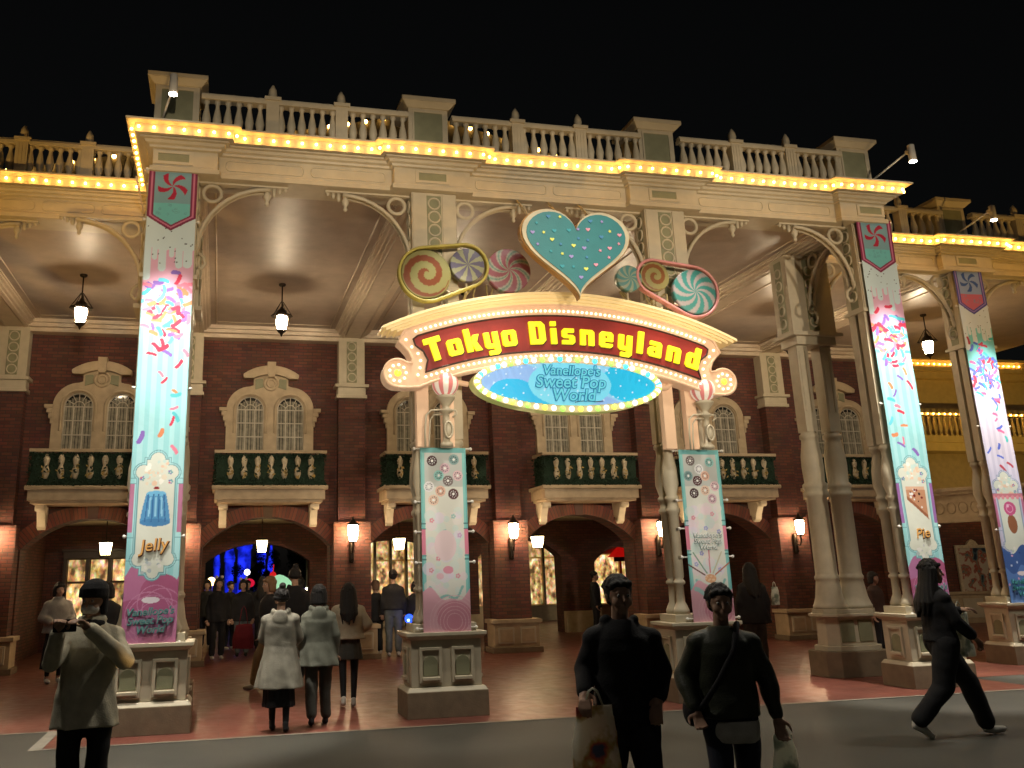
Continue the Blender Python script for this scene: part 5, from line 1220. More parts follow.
    solid(b, {'hood': 'hoodie', 'coat_hood': 'coat', 'collar': 'coat'}.get(kind, 'jacket'), topmat, t, voxel=.0105 if fine else .018, smooth=6, wr=(.007 if kind == 'coat_hood' else .013) if fine else .008, seed=seed, h=h)
    # hair
    b = MB(); 
    b.sphere(hp((0, .028, .052)), .100, 18, 12, sc=(.93, 1.0, 1.0))
    if hair == 'short':
        for k in range(16):
            a_ = PI*(-.08+1.16*k/15); cap3(b, hp((.066*math.cos(a_), .02+.068*math.sin(a_), .05)), .030, hp((.066*math.cos(a_), .018+.070*math.sin(a_), .004-.045*max(0, math.sin(a_)))), .018, 8)
        for k in range(9): b.sphere(hp((-.056+.014*k, -.058+.004*abs(k-4), .072+.007*(k % 3))), .026, 8, 6)
    elif hair == 'long':
        for k in range(11):
            a_ = PI*(-.06+1.12*k/10); p0 = hp((.085*math.cos(a_), .02+.075*math.sin(a_), .03)); chain(b, [p0, hp((.098*math.cos(a_), .035+.085*math.sin(a_), -.10)), Vector((.12*math.cos(a_), .06+.115*math.sin(a_), 1.30)), Vector((.10*math.cos(a_), .075+.125*math.sin(a_), 1.19+.035*math.sin(k*2.3)))], [.036, .034, .036, .014], 8)
        for k in range(7): b.sphere(hp((-.055+.018*k, -.060, .082)), .024, 8, 6)
    elif hair == 'bob':
        for k in range(14):
            a_ = PI*(-.12+1.24*k/13); cap3(b, hp((.080*math.cos(a_), .02+.072*math.sin(a_), .03)), .036, hp((.090*math.cos(a_), .025+.075*math.sin(a_), -.085)), .028, 8)
        for k in range(7): b.sphere(hp((-.055+.018*k, -.062, .075)), .026, 8, 6)
    elif hair == 'bun':
        for k in range(14): a_ = PI*(-.06+1.12*k/13); b.sphere(hp((.080*math.cos(a_), .02+.072*math.sin(a_), .015)), .034, 8, 6)
        b.sphere(hp((0, .06, .165)), .045, 10, 8)
    elif hair == 'hat':
        b.lathe([(.107, .035), (.112, .05), (.110, .10), (.08, .14), (.02, .15)], 0, 0, 20, M=Matrix.Translation(Hd) @ rot.to_4x4())
        b.sphere(hp((0, .012, .085)), .108, 18, 12, sc=(.98, 1.06, .85))
        for k in range(14): a_ = PI*(-.05+1.10*k/13); cap3(b, hp((.070*math.cos(a_), .025+.062*math.sin(a_), .03)), .030, hp((.075*math.cos(a_), .03+.066*math.sin(a_), -.07)), .018, 8)
    if hair != 'hat':
        rh = random.Random(int(seed*10)+1)
        for k in range(110):
            a_ = rh.uniform(0, 2*PI); e_ = rh.uniform(.12, 1.35); R_h = .098
            if math.sin(a_) < -.2 and e_ < .55: continue
            p0 = Vector((.93*R_h*math.cos(e_)*math.cos(a_), .028+R_h*math.cos(e_)*math.sin(a_), .052+R_h*math.sin(e_))); d_ = Vector((.4*math.cos(a_), .4*math.sin(a_), -.9)).normalized()*rh.uniform(.02, .045)
            cap3(b, hp(p0), .010, hp(p0*1.0+d_+Vector((rh.uniform(-.012, .012), rh.uniform(-.012, .012), 0))), .004, 6)
    solid(b, 'hair' if hair != 'hat' else 'hat', hairmat, t, voxel=.0065 if fine else .014, smooth=1, wr=.003, seed=seed, h=h)
    if extras: extras(t, h, hp)
    return t
BLK = cloth('black_fabric', (.012, .012, .014)); BLK2 = cloth('charcoal_fabric', (.022, .022, .024)); OLIVE = cloth('dark_olive_nylon', (.030, .034, .020), .5); KHAKI = cloth('beige_coat', (.62, .57, .43)); GREY = cloth('pale_grey_nylon', (.23, .215, .17), .6); PUFF = cloth('grey_green_puffer', (.13, .135, .105)); CREAMW = cloth('cream_knit', (.40, .35, .25)); NAVY = cloth('navy_denim', (.02, .024, .04)); DRED = cloth('dark_red', (.20, .02, .03)); BEIGET = cloth('beige_trousers', (.30, .22, .13)); GRYT = cloth('dark_grey_trousers', (.06, .06, .05)); WHT = cloth('white_shoe', (.62, .60, .54)); DENIM = cloth('pale_denim', (.13, .15, .15)); PLAID = cloth('dark_skirt', (.06, .06, .05))
# selfie taker, left
def ex_phone(t, h, hp):
    b = MB(); b.box(-.27, -.11, -.42, -.408, 1.44, 1.53); o = b.obj('phone', BLACKIRON, t, bevel=.006)
    b = MB()
    for k in range(9): a_ = -PI/2+(k-4)*.26; b.sphere(hp((.050*math.cos(a_), -.012+.068*math.sin(a_), -.048)), .030, 8, 6, sc=(1, 1, 1.2))
    solid(b, 'mask', cloth('white_mask', (.55, .52, .48)), t, voxel=.009, smooth=3, h=h)
    b = MB()
    for k in range(14): a_ = 2*PI*k/14; b.sphere((.072*math.cos(a_), -.0+.07*math.sin(a_), 1.445), .034, 8, 6)
    solid(b, 'scarf', BLK, t, voxel=.012, smooth=2, h=h)
person('woman in a long beige coat and black hat raising a phone at the left edge', -.10, -4.3, R(8), 1.76, ('collar', .72, .035, 1.06), KHAKI, BLK, BLK2, 'hat', BLK, arms=[[(-.20, 0, 1.39), (-.28, -.16, 1.18), (-.25, -.36, 1.40)], [(.20, 0, 1.39), (.27, -.17, 1.18), (-.02, -.37, 1.42)]], look=R(-28), extras=ex_phone, seed=2.2, wide=1.0)
# man in black hoodie with a bag
def ex_bag(t, h, hp):
    m, nt, bb = newmat('printed_plastic_bag'); N, L = nt.nodes, nt.links; tc = N.new('ShaderNodeTexCoord'); v = N.new('ShaderNodeTexVoronoi'); v.inputs['Scale'].default_value = 9; L.new(tc.outputs['Object'], v.inputs['Vector'])
    n = N.new('ShaderNodeTexNoise'); n.inputs['Scale'].default_value = 5; L.new(tc.outputs['Object'], n.inputs['Vector']); r = N.new('ShaderNodeValToRGB'); e = r.color_ramp.elements; e[0].position = .3; e[0].color = (.05, .07, .16, 1); e[1].position = .62; e[1].color = (.42, .43, .36, 1); e.new(.42).color = (.30, .08, .05, 1); e.new(.50).color = (.30, .27, .10, 1); L.new(n.outputs['Fac'], r.inputs['Fac']); L.new(r.outputs[0], bb.inputs['Base Color']); bb.inputs['Roughness'].default_value = .35
    b = MB(); n_ = 20; secs = [(-.02, 0, .30, .145, .05), (-.01, 0, .36, .15, .06), (0, 0, .55, .14, .055), (0, 0, .74, .125, .035), (0, 0, .80, .115, .02)]
    loftv(b, [(cx_-.37, cy_-.02, z, rx, ry) for cx_, cy_, z, rx, ry in secs], 36, fold=.2, nf=5); solid(b, 'carrier_bag_body', m, t, voxel=.012, smooth=2, wr=.012, h=h)
    b = MB(); b.tube([(-.44, -.02, .78), (-.40, -.02, .85), (-.33, -.02, .87), (-.30, -.02, .78)], .008, 6); solid(b, 'bag_handle', WHT, t, voxel=.006, smooth=0, h=h)
def bag(label, cat, loc, w, h_, d, m, handle=.12, name='carrier_bag', taper=.85, rz=0):
    t = thing(name, label, cat, loc, rz); b = MB()
    loftv(b, [(0, 0, 0.0, w*.48, d*.5), (0, 0, .05, w/2, d/2), (0, 0, h_*.5, w/2, d*.45), (0, 0, h_*.9, w/2*taper, d*.25), (0, 0, h_, w/2*taper, d*.12)], 40, fold=.16, nf=5); o = solid(b, 'bag_body', m, t, voxel=.012, smooth=2, wr=.012, seed=w*9)
    b = MB(); b.tube([(-w*.22, 0, h_-.02), (-w*.10, 0, h_+handle*.8), (0, 0, h_+handle), (w*.10, 0, h_+handle*.8), (w*.22, 0, h_-.02)], .007, 6); b.obj('handle', m, t); return t
def printed(name, cols, sc=5., thin=False):
    m, nt, bb = newmat(name); N, L = nt.nodes, nt.links; tc = N.new('ShaderNodeTexCoord')
    n = N.new('ShaderNodeTexNoise'); n.inputs['Scale'].default_value = sc; n.inputs['Detail'].default_value = 3; L.new(tc.outputs['Object'], n.inputs['Vector'])
    r = N.new('ShaderNodeValToRGB'); e = r.color_ramp.elements; e[0].position = .34; e[0].color = (*cols[0], 1); e[1].position = .54; e[1].color = (*cols[-1], 1)
    for i, c in enumerate(cols[1:-1]): e.new(.34+.20*(i+1)/(len(cols)-1)).color = (*c, 1)
    L.new(n.outputs['Fac'], r.inputs['Fac']); L.new(r.outputs[0], bb.inputs['Base Color']); bb.inputs['Roughness'].default_value = .35
    if thin:
        tr = N.new('ShaderNodeBsdfTranslucent'); L.new(r.outputs[0], tr.inputs['Color']); mxs = N.new('ShaderNodeMixShader'); mxs.inputs[0].default_value = .55; L.new(bb.outputs[0], mxs.inputs[1]); L.new(tr.outputs[0], mxs.inputs[2]); L.new(mxs.outputs[0], N['Material Output'].inputs['Surface'])
    return m
BAGP = printed('printed_plastic', [(.06, .09, .20), (.45, .12, .08), (.50, .46, .22), (.8, .8, .72)], 6., True)
CLEARP = printed('milky_plastic', [(.2, .26, .2), (.35, .38, .33), (.8, .82, .74)], 9, True)
person('young man in a black hoodie walking towards the camera with a carrier bag', 3.43, -6.2, R(-12), 1.735, ('hood', .84, .02, 1.06), BLK, BLK2, BLK2, 'short', HAIRB, feet=[(-.12, .12, .02, .25), (.10, -.18, 0, 0)], arms=[[(-.21, 0, 1.39), (-.265, .05, 1.15), (-.31, -.14, 1.04)], [(.21, 0, 1.39), (.285, .05, 1.13), (.20, -.10, .99)]], look=R(8), seed=4.4, wide=1.08)
bag('white plastic carrier bag with colourful print held by the man in the black hoodie', 'bag', (3.14, -6.36, .50), .30, .48, .12, BAGP, .10)
# man with cross-body strap
def ex_strap(t, h, hp):
    b = MB(); pts = [(.12, .10, 1.44), (.10, -.04, 1.47), (.03, -.175, 1.30), (-.10, -.20, 1.10), (-.20, -.14, .95), (-.24, .02, .90)]
    b.tube([tuple(Vector(p)*h) for p in pts], .02, 6); b.obj('strap', BLK, t); b = MB(); b.sphere(Vector((-.26, -.02, .90))*h, .10, 12, 8, sc=(.6, 1, 1)); b.obj('shoulder_bag', BLK, t)
    b = MB(); loftv(b, [(0, 0, .70, .175, .13), (0, 0, .75, .19, .145), (0, 0, .84, .19, .14)], 48, fold=.08, seed=3); solid(b, 'shirt_hem', WHT, t, voxel=.012, smooth=1, h=h)
    b = MB()
    for k in range(9): a_ = -PI/2+(k-4)*.24; b.sphere(hp((.072*math.cos(a_), .0+.080*math.sin(a_), -.045)), .028, 8, 6)
person('man in a dark olive jacket with a cross-body strap, front right of centre', 4.19, -6.15, R(-18), 1.66, ('jacket', .86, .02, 1.06), OLIVE, NAVY, BLK2, 'short', HAIRB, feet=[(-.11, -.10, 0, 0), (.11, .14, .02, .25)], arms=[[(-.21, 0, 1.39), (-.31, .05, 1.12), (-.27, -.08, .92)], [(.21, 0, 1.39), (.30, .05, 1.12), (.33, -.02, .86)]], look=R(2), extras=ex_strap, seed=6.1)
bag('small translucent shopping bag held by the man in the olive jacket', 'bag', (4.50, -6.25, .36), .18, .36, .08, CLEARP, .10)
# walking woman, right
def ex_tote(t, h, hp):
    pass
person('woman with long dark hair in black, striding right past the pie banner', 8.48, -3.2, R(78), 1.80, ('jacket', .92, .02, 1.02), BLK, BLK, WHT, 'long', HAIRB, feet=[(-.08, .38, .07, .75), (.08, -.42, 0, -.05)], knees=[(-.09, .10, .47), (.09, -.27, .50)], arms=[[(-.19, 0, 1.38), (-.24, -.06, 1.12), (-.20, -.22, .98)], [(.19, 0, 1.38), (.24, -.10, 1.15), (.17, -.32, 1.20)]], look=R(-14), seed=8.3, wide=1.22)
bag('grey canvas tote bag carried on the right shoulder of the striding woman', 'bag', (8.86, -3.10, .78), .32, .46, .12, CLEARP, .12, name='tote_bag', taper=1., rz=R(20))
# three seen from behind in the middle left
back = PI
def ex_hood(t, h, hp): pass
person('person in a long pale raincoat with the hood down, seen from behind', 1.60, -.28, R(172), 1.64, ('coat_hood', .52, .10, 1.08), GREY, BLK, BLK2, 'bun', HAIRB, feet=[(-.09, .05, 0, 0), (.09, -.10, .01, .2)], look=R(20), arms=[[(-.20, 0, 1.39), (-.25, -.06, 1.12), (-.15, -.22, 1.0)], [(.20, 0, 1.39), (.25, -.06, 1.12), (.15, -.22, 1.0)]], seed=1.2, skirt=(.30, .03))
person('person in a short grey-green quilted coat and dark trousers, seen from behind', 2.10, .05, R(178), 1.66, ('coat_hood', .72, .06, 1.1), PUFF, GRYT, BLK2, 'bob', HAIRB, feet=[(-.10, -.06, 0, 0), (.09, .12, .02, .25)], seed=3.3)
person('girl with long black hair in a cream cardigan and dark skirt, seen from behind', 2.68, 1.5, R(175), 1.66, ('hood', .94, .02, 1.2), CREAMW, PLAID, WHT, 'long', HAIRB, feet=[(-.07, .02, 0, 0), (.08, .14, .03, .3)], skirt=(.66, .03), legmat=BLK, arms=[[(-.20, 0, 1.39), (-.30, .02, 1.14), (-.18, -.16, 1.02)], [(.20, 0, 1.39), (.32, .03, 1.12), (.22, -.14, .98)]], seed=5.5)
person('person with light brown hair in a dark coat and beige trousers, stepping left', 1.70, 4.3, R(-70), 1.78, ('jacket', .80, .04, 1.1), BLK2, BEIGET, WHT, 'bob', HAIRL, feet=[(-.09, .26, .04, .4), (.09, -.30, 0, 0)], knees=[(-.09, .06, .48), (.09, -.19, .50)], fine=False, seed=7, wide=1.2)
person('tall person in black with a top knot behind the pale raincoat', 2.15, 4.6, R(185), 1.92, ('coat_hood', .55, .06, 1.12), BLK, BLK, BLK2, 'bun', HAIRB, fine=False, seed=2)
# left background
person('person in a pale striped puffer jacket and long black skirt by the left brick pier', -2.05, 6.6, R(25), 1.76, ('collar', .86, .03, 1.18), cloth('pale_puffer', (.34, .33, .30), .5), BLK, WHT, 'bob', HAIRB, skirt=(.25, .05), fine=False, arms=[[(-.20, 0, 1.39), (-.29, .0, 1.12), (-.18, -.2, 1.05)], [(.20, 0, 1.39), (.29, 0, 1.12), (.18, -.2, 1.05)]], seed=3)
person('dark haired person half hidden behind the selfie taker', -.95, 4.4, R(200), 1.74, ('jacket', .80, .03, 1.1), BLK2, BLK, BLK2, 'bob', HAIRB, fine=False, seed=3)
# crowd under the first arch
crowd = [(.85, 10.2, 'person facing the camera in a black coat with white trim under the blue-lit arch', BLK, BLK, 10), (1.42, 10.8, 'person with a pale fluffy headband and light shirt front under the blue-lit arch', BLK2, DENIM, -5), (1.15, 13.0, 'person in dark clothes between the two headband wearers, further back', BLK, NAVY, 30),
         (1.95, 12.6, 'person in dark brown behind the stepping person', BLK2, BLK, 160), (.55, 13.6, 'dim figure at the left jamb of the blue-lit arch', BLK2, NAVY, 0), (1.7, 16.8, 'far dim figure in the street beyond the blue-lit arch, left one', BLK2, BLK, 20), (2.35, 17.6, 'far dim figure in the street beyond the blue-lit arch, right one', BLK2, NAVY, 180), (2.9, 12.2, 'dim figure near the right jamb of the blue-lit arch', BLK, BLK, 180)]
def ex_band(t, h, hp):
    b = MB()
    for s in (-1, 1): b.sphere(hp((s*.06, .0, .15))*h, .038*h, 10, 8)
    b.obj('headband', cloth('headband_white', (.6, .55, .5)), t)
for i, (x_, y_, lab, tm, bm2, rz_) in enumerate(crowd):
    person(lab, x_, y_, R(rz_), 1.78-.05*(i % 3), ('jacket', .78, .03, 1.1), tm, bm2, BLK2 if i % 2 else WHT, ('long', 'bob', 'short')[i % 3], HAIRB, fine=False, group='people in the crowd under the arches', extras=ex_band if i in (0, 1) else None, seed=i+1.)
bag('dark red shoulder bag beside the stepping person in beige trousers', 'bag', (1.28, 4.5, .62), .34, .40, .14, DRED, .30, name='shoulder_bag')
# group by the third arch
person('tall person in a dark jacket and pale jeans standing by the third arch', 4.72, 9.0, R(170), 1.86, ('jacket', .92, .02, 1.16), BLK2, DENIM, WHT, 'short', HAIRB, fine=False, seed=4, group='people by the third arch')
person('person in black with a patterned cap left of the tall person', 4.42, 9.6, R(200), 1.62, ('jacket', .78, .03, 1.05), BLK, BLK, WHT, 'hat', cloth('brown_cap', (.14, .08, .05)), fine=False, seed=4, group='people by the third arch')
person('person in dark clothes beside the blue lit balloon', 5.22, 8.9, R(150), 1.60, ('jacket', .70, .05, 1.12), BLK, BLK, BLK2, 'bob', HAIRB, fine=False, seed=6, group='people by the third arch')
bl_ = thing('light_up_balloon', 'small glowing blue ball toy held low by the third arch', 'toy', (5.0, 8.6, .82)); b = MB(); b.sphere((0, 0, 0), .10, 14, 10); b.obj('ball', glow('blue_ball', rgb(30, 70, 230), 1.3), bl_); b = MB(); b.sphere((-.03, -.08, -.03), .03, 8, 6); b.obj('lamp', glow('blue_ball_lamp', rgb(140, 220, 255), 3), bl_)
# behind the olive jacket
person('tall person with long black hair in black behind the man in the olive jacket', 10.15, 3.1, R(165), 1.82, ('jacket', .75, .05, 1.25), BLK, GRYT, WHT, 'long', HAIRB, fine=False, seed=9)
bag('small clear bag beside the person in black near the candy stick banner', 'bag', (10.62, 3.1, 1.10), .16, .32, .08, CLEARP, .08)
person('far person in black by the dark brick pier seen through the fourth arch', 10.8, 11.8, R(60), 1.72, ('jacket', .78, .03, 1.05), BLK, BLK, WHT, 'short', HAIRB, fine=False, seed=9)
person('dark figure leaning by the lilac banner pedestal, right one', 14.35, 3.6, R(-30), 1.66, ('jacket', .80, .03, 1.1), BLK, DRED, BLK2, 'short', HAIRB, fine=False, seed=12, group='people by the lilac banner')
person('figure in brown by the lilac banner pedestal, left one', 13.55, 4.2, R(20), 1.60, ('jacket', .80, .03, 1.1), cloth('brown_jacket', (.07, .04, .03)), BLK, BLK2, 'bob', HAIRB, fine=False, seed=13, group='people by the lilac banner')

# ------------------------------------------------------------------ right pavilion beyond the wall
rp = thing('side_pavilion', 'yellow lit pavilion with bulb edged cornice and balustrade at far right', 'building', (0, 0, 0))
YP = 11.8
b = MB(); b.box(18.9, 34, YP, YP+.5, 5.3, 7.5); b.obj('upper_wall', GOLDWALL, rp)
b = MB(); b.box(18.9, 34, YP-.5, YP+.5, 7.55, 7.68); b.box(18.9, 34, YP-.3, YP+.5, 7.35, 7.55); b.box(18.9, 34, YP-.62, YP+.5, 7.86, 7.94); b.box(18.9, 34, YP-.42, YP+.5, 7.68, 7.86); b.obj('cornice', GOLDWALL, rp)
b = MB(); b.box(18.9, 34, YP-.9, YP, 5.25, 5.45); b.box(18.9, 34, YP-.8, YP, 5.0, 5.25); b.box(18.9, 34, YP-.96, YP-.80, 6.05, 6.13); b.obj('balcony_slab', GOLDWALL, rp)
q = MB(); q.lathe([(r_*1.1, z_*1.12) for r_, z_ in bprof], n=7); gbal = q.mesh('baluster', GOLDWALL)
for k in range(34): place('baluster', gbal, rp, (19.05+k*.19, YP-.88, 5.45))
for k in range(34): place('light_bulb', bulbme, rp, (19.05+k*.2, YP-.47, 7.77)); place('light_bulb', bulbme, rp, (19.05+k*.2, YP-.99, 6.09))
b = MB(); b.box(18.9, 34, YP-.1, YP+.5, 3.0, 5.0); b.obj('middle_wall', mat('tan_wall', (.30, .23, .13), rough=.6), rp)
b = MB(); b.box(18.7, 34, YP-.05, YP+.5, 0, 3.0); b.obj('lower_wall', BRICK, rp)
for x_ in (20.3, 24.3, 28.3):
    b = MB(); b.poly([[(x_-.7, 5.5), (x_+.7, 5.5), (x_+.7, 6.6)]+arc(x_, 6.6, .7, 0, 180, 12)[1:]], YP-.12, YP-.002); b.obj('arched_window_surround', GOLDWALL, rp); b = MB(); b.poly([[(x_-.45, 5.5), (x_+.45, 5.5), (x_+.45, 6.6)]+arc(x_, 6.6, .45, 0, 180, 12)[1:]], YP-.14, YP-.121); b.obj('window_pane', GLASSDARK, rp)
# low canopy frieze with rings, running towards the camera
cf = thing('ringed_canopy', 'low cream canopy with a row of ring ornaments between the two right banners', 'canopy', (17.9, 10.9, 0), math.atan2(6.6-10.9, 20.4-17.9))
b = MB(); b.box(0, 5, -.12, .12, 2.82, 3.45); b.box(-.05, 5, -.26, .2, 3.45, 3.53); b.box(-.05, 5, -.34, .2, 3.53, 3.62); b.box(0, 5, -.16, .16, 2.74, 2.82)
for k in range(17): b.tube([(.25+k*.28+.105*math.cos(a_), -.13, 3.12+.14*math.sin(a_)) for a_ in [2*PI*j/16 for j in range(16)]], .018, 6, closed=True)
b.obj('frieze', CREAM2, cf, bevel=.006)
b = MB(); b.lathe([(.03, 2.4), (.06, 2.45), (.03, 2.5), (.08, 2.6), (.08, 2.74)], .5, 0, 8); b.obj('pendant', CREAM2, cf)
# wainscot and posters on the right
wn = thing('panelled_wainscot', 'low cream panelled wainscot along the brick wall behind the fluted cluster', 'wainscot', (0, 0, 0))
b = MB(); 
for x0, x1 in ((12.0, 14.3),): pass
b.box(17.0, 24.0, YP-.2, YP-.06, 0, .82); b.box(17.0, 24.0, YP-.26, YP-.06, .82, .9)
for k in range(8): b.box(17.15+k*.86, 17.85+k*.86, YP-.225, YP-.2, .15, .70, 1)
b.obj('panels', [CREAM2, CREAM], wn, bevel=.006)
def poster(x, y, z0, z1, w, lab, seed, cols):
    t = thing('framed_poster', lab, 'poster', (x, y, 0), 0, 'framed posters on the brick wall')
    b = MB(); b.poly([[(-w/2-.09, z0-.09), (w/2+.09, z0-.09), (w/2+.09, z1+.09), (w*.2, z1+.09), (w*.12, z1+.2), (0, z1+.26), (-w*.12, z1+.2), (-w*.2, z1+.09), (-w/2-.09, z1+.09)], [(-w/2, z0), (-w/2, z1), (w/2, z1), (w/2, z0)]], -.08, 0); b.obj('frame', LEAFP, t, bevel=.01)
    b = MB(); b.box(-w/2, w/2, -.03, -.01, z0, z1); b.obj('print', printed('poster_print_%d' % seed, cols, 3.5), t)
poster(23.0, YP-.1, .45, 2.15, 1.05, 'framed dark poster with pale and red shapes right of the pie banner', 1, [(.02, .03, .05), (.08, .16, .18), (.25, .22, .15), (.35, .05, .03), (.5, .45, .35)])
poster(24.9, YP-.1, .45, 2.25, .8, 'narrow framed dark poster beside the lilac banner', 2, [(.01, .01, .015), (.03, .03, .04), (.3, .28, .22)])
poster(17.05, YP+2.6, .9, 2.1, .8, 'dark purple poster glimpsed just left of the fluted cluster', 3, [(.02, .01, .02), (.12, .03, .10), (.15, .06, .12)])

# ------------------------------------------------------------------ beyond the first arch: blue lit towers, signs
pal = thing('tower_building', 'distant pale building with several pointed towers washed in deep blue light', 'building', (4.5, 82, -1.0))
STONE = mat('pale_stone', (.34, .34, .36), rough=.8, var=.85, scale=.9)
b = MB(); b.box(-12, 12, 2, 8, 0, 2.2); b.obj('wall', STONE, pal)
rnd = random.Random(3)
for (x_, w_, h_) in [(-3.9, .35, 3.6), (-2.7, .55, 4.2), (-1.3, .8, 5.4), (0.35, .5, 4.4), (1.3, .35, 3.4)]:
    b = MB(); b.lathe([(w_*.8, 0), (w_*.8, h_), (w_*.95, h_+.1), (w_*.95, h_+.4)], x_, -1, 12); o = b.obj('tower', STONE, pal); b = MB(); b.lathe([(w_*1.0, h_+.4), (w_*.4, h_+2), (.02, h_+3.2)], x_, -1, 12); b.obj('tower_roof', STONE, o)
def tree(x, y, h, r_, lab, seed):
    t = thing('tree', lab, 'tree', (x, y, 0), 0, 'dark trees in front of the blue towers'); rnd = random.Random(seed)
    b = MB(); b.tube([(0, 0, 0), (.05, 0, h*.35), (-.05, .1, h*.7)], .1, 7, rr=[.12, .09, .04])
    for k in range(5): a_ = k*1.3; b.tube([(0, 0, h*.4+k*.1), (r_*.5*math.cos(a_), r_*.5*math.sin(a_), h*.65+k*.1)], .03, 5)
    b.obj('trunk', DKWOOD, t); b = MB()
    cl = [(rnd.gauss(0, r_*.45), rnd.gauss(0, r_*.45), h*.68+rnd.gauss(0, h*.15), rnd.uniform(.25, .5)*r_) for k in range(14)]
    for k in range(5200):
        cx_, cy_, cz_, cr_ = rnd.choice(cl); v = Vector((rnd.gauss(0, 1), rnd.gauss(0, 1), rnd.gauss(0, 1))).normalized()*cr_*rnd.random()**.4; p = Vector((cx_, cy_, cz_))+v
        u = Vector((rnd.gauss(0, 1), rnd.gauss(0, 1), rnd.gauss(0, 1))).normalized()*.07*r_; w = u.orthogonal().normalized()*.035*r_
        b.add([tuple(p-u), tuple(p+w), tuple(p+u), tuple(p-w)], [(0, 1, 2, 3)])
    b.obj('crown', HEDGE, t)
tree(3.2, 44, 3.4, .8, 'slim dark tree in front of the blue towers', 2); tree(6.8, 44, 4.6, 1.6, 'dark leafy tree at the right of the blue towers', 3); 
t = thing('globe_balloon', 'white glowing ball balloon above the red one in the street', 'balloon', (2.05, 30, 2.0)); b = MB(); b.sphere((0, 0, 0), .13, 12, 8); b.obj('ball', glow('white_ball', (1, .95, .9), 2.0), t); b = MB(); b.tube([(0, 0, -.13), (.02, 0, -.9)], .006, 5); b.obj('string', WHT, t)
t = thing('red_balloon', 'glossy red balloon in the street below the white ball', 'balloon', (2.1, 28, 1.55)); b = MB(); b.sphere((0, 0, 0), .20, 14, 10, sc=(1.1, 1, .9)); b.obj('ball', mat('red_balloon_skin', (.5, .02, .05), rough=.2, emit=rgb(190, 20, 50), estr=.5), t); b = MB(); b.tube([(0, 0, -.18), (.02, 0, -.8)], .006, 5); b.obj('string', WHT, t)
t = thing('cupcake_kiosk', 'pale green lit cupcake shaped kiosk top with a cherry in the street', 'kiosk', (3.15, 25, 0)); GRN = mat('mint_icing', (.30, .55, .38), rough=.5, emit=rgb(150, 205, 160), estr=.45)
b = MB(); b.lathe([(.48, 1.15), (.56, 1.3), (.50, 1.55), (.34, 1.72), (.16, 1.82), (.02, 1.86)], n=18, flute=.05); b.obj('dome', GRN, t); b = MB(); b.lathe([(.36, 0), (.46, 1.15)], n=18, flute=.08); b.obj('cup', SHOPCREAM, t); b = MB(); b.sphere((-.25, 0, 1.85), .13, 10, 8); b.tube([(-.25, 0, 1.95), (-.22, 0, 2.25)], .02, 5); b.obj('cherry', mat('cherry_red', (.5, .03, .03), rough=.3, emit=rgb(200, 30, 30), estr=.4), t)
t = thing('street_lamp', 'warm street lamp at the left edge of the blue-lit arch', 'street lamp', (.55, 27, 0)); b = MB(); b.tube([(0, 0, 0), (0, 0, 1.5)], .04, 8); b.obj('post', BLACKIRON, t); b = MB(); b.sphere((0, 0, 1.65), .17, 10, 8); b.obj('globe', glow('street_globe', rgb(255, 200, 120), 4), t)
t = thing('street_lamp', 'slim lamp post with pale light at the right jamb of the blue-lit arch', 'street lamp', (4.15, 24, 0)); b = MB(); b.tube([(0, 0, 0), (0, 0, 3.2)], .05, 8); b.obj('post', SHOPCREAM, t); b = MB(); b.sphere((0, 0, 1.3), .07, 10, 8); b.obj('globe', glow('street_globe_pale', rgb(235, 230, 200), 4), t)

# ------------------------------------------------------------------ lights
# floodlights on poles behind the photographer wash the facade above head height
for (lx, tx, e, deg) in ((1.4, 1.3, 1150, 30), (4.0, 4.2, 1250, 30), (7.6, 7.4, 1250, 30), (10.8, 10.6, 1300, 30)):
    spot((lx, -15.5, 4.6), (tx, .2, 5.3), e, deg, (1, .83, .62), .12, .5)
spot((15.2, -13.5, 4.4), (15.0, 2, 4.6), 360, 22, (1, .92, .85), .1, .5)
for bx in (.03, 11.29): spot((bx-.3*(1 if bx < 5 else -1), -14, 4.4), (bx, .1, 4.7), 60, 30, (.82, .93, 1), .1, .6)
for bx in (3.79, 7.66): spot((bx, -13.0, 3.4), (bx, .1, 2.5), 330, 10, (1, .96, .90), .1, .4)
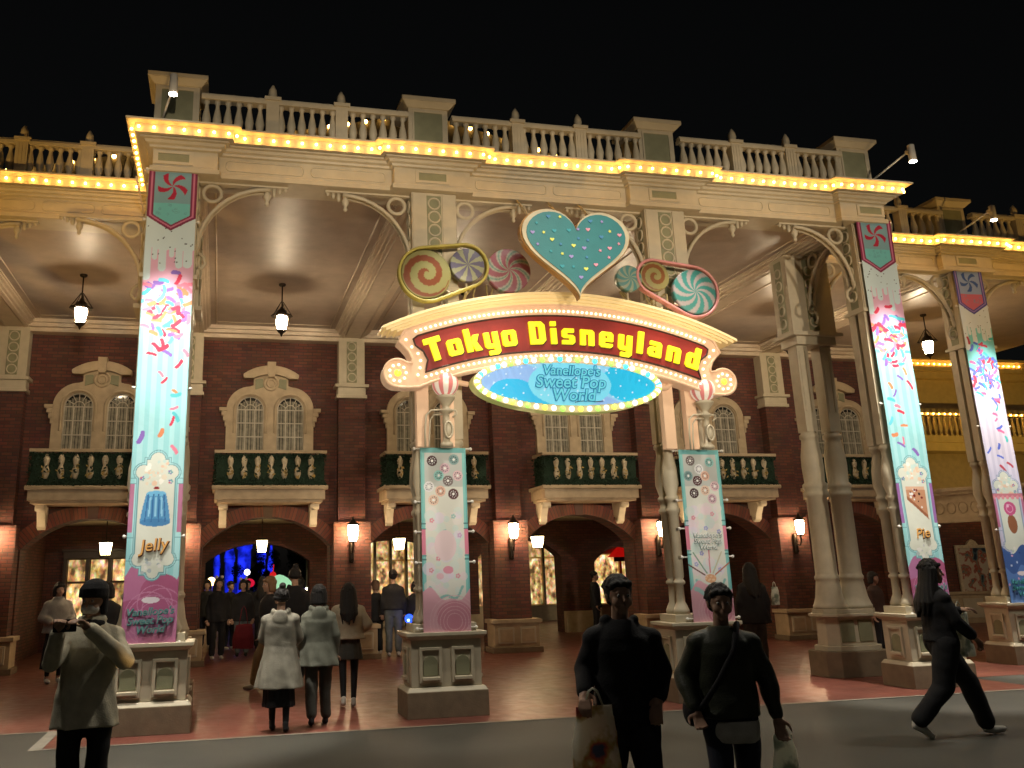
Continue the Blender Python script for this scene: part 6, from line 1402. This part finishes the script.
# added amber spots, no such lamps there: wings, side pavilion, front entablature
spot((-5.5, -5, .6), (-3.2, 2.1, 7.4), 800, 52, (1, .56, .14), .1, .9)
spot((17.5, -5, .6), (15.8, 2.1, 7.4), 620, 52, (1, .56, .14), .1, .9)
spot((22.5, 5.5, 3.4), (23.5, 11.8, 6.6), 230, 80, (1, .62, .12), .1, .9)
spot((20.5, 6.5, 2.6), (23.5, 11.8, 1.2), 60, 90, (1, .75, .5), .1, .9)
for bx in (0.5, 4.2, 7.4, 11.0): spot((bx, -5.2, .5), (bx, .2, 7.75), 230, 34, (1, .60, .22), .1, 1.)  # added low spots imitating the bulbs' gold on the entablature
# added overhead spots, no lamp there: broad light on the forecourt asphalt
for bx in (-2, 5.6, 13.5): spot((bx, -3.2, 8.8), (bx, -3.6, 0), 360, 125, (1, .92, .78), .25, .8)
for x_ in (0, 5, 10): spot((x_, 70, .4), (x_*.7+1, 82, 4), 2600, 80, (.012, .03, 1.0), .3, .8)
sun = bpy.data.lights.new('moon', 'SUN'); sun.energy = .012; sun.angle = R(8); sun.color = (1, .92, .8); so = bpy.data.objects.new('moon', sun); COL.objects.link(so); so.rotation_euler = (R(40), R(-15), 0)
bpy.data.scenes.remove(TSC)
w = bpy.data.worlds.new('World'); scene.world = w; w.use_nodes = True; nt = w.node_tree
sky = nt.nodes.new('ShaderNodeTexSky'); sky.sky_type = 'NISHITA'; sky.sun_disc = False; sky.sun_elevation = R(3); sky.sun_rotation = R(180)
hs = nt.nodes.new('ShaderNodeHueSaturation'); hs.inputs['Saturation'].default_value = .25; nt.links.new(sky.outputs[0], hs.inputs['Color'])
nt.links.new(hs.outputs[0], nt.nodes['Background'].inputs[0]); nt.nodes['Background'].inputs[1].default_value = .0007

scene.view_settings.view_transform = 'Standard'; scene.view_settings.look = 'None'; scene.view_settings.exposure = 1.3; scene.view_settings.gamma = 1
scene.render.engine = 'CYCLES'; c = scene.cycles; c.use_denoising = True; c.max_bounces = 5; c.diffuse_bounces = 3; c.glossy_bounces = 3; c.sample_clamp_indirect = 4; c.sample_clamp_direct = 0; c.caustics_reflective = False; c.caustics_refractive = False; c.use_light_tree = True
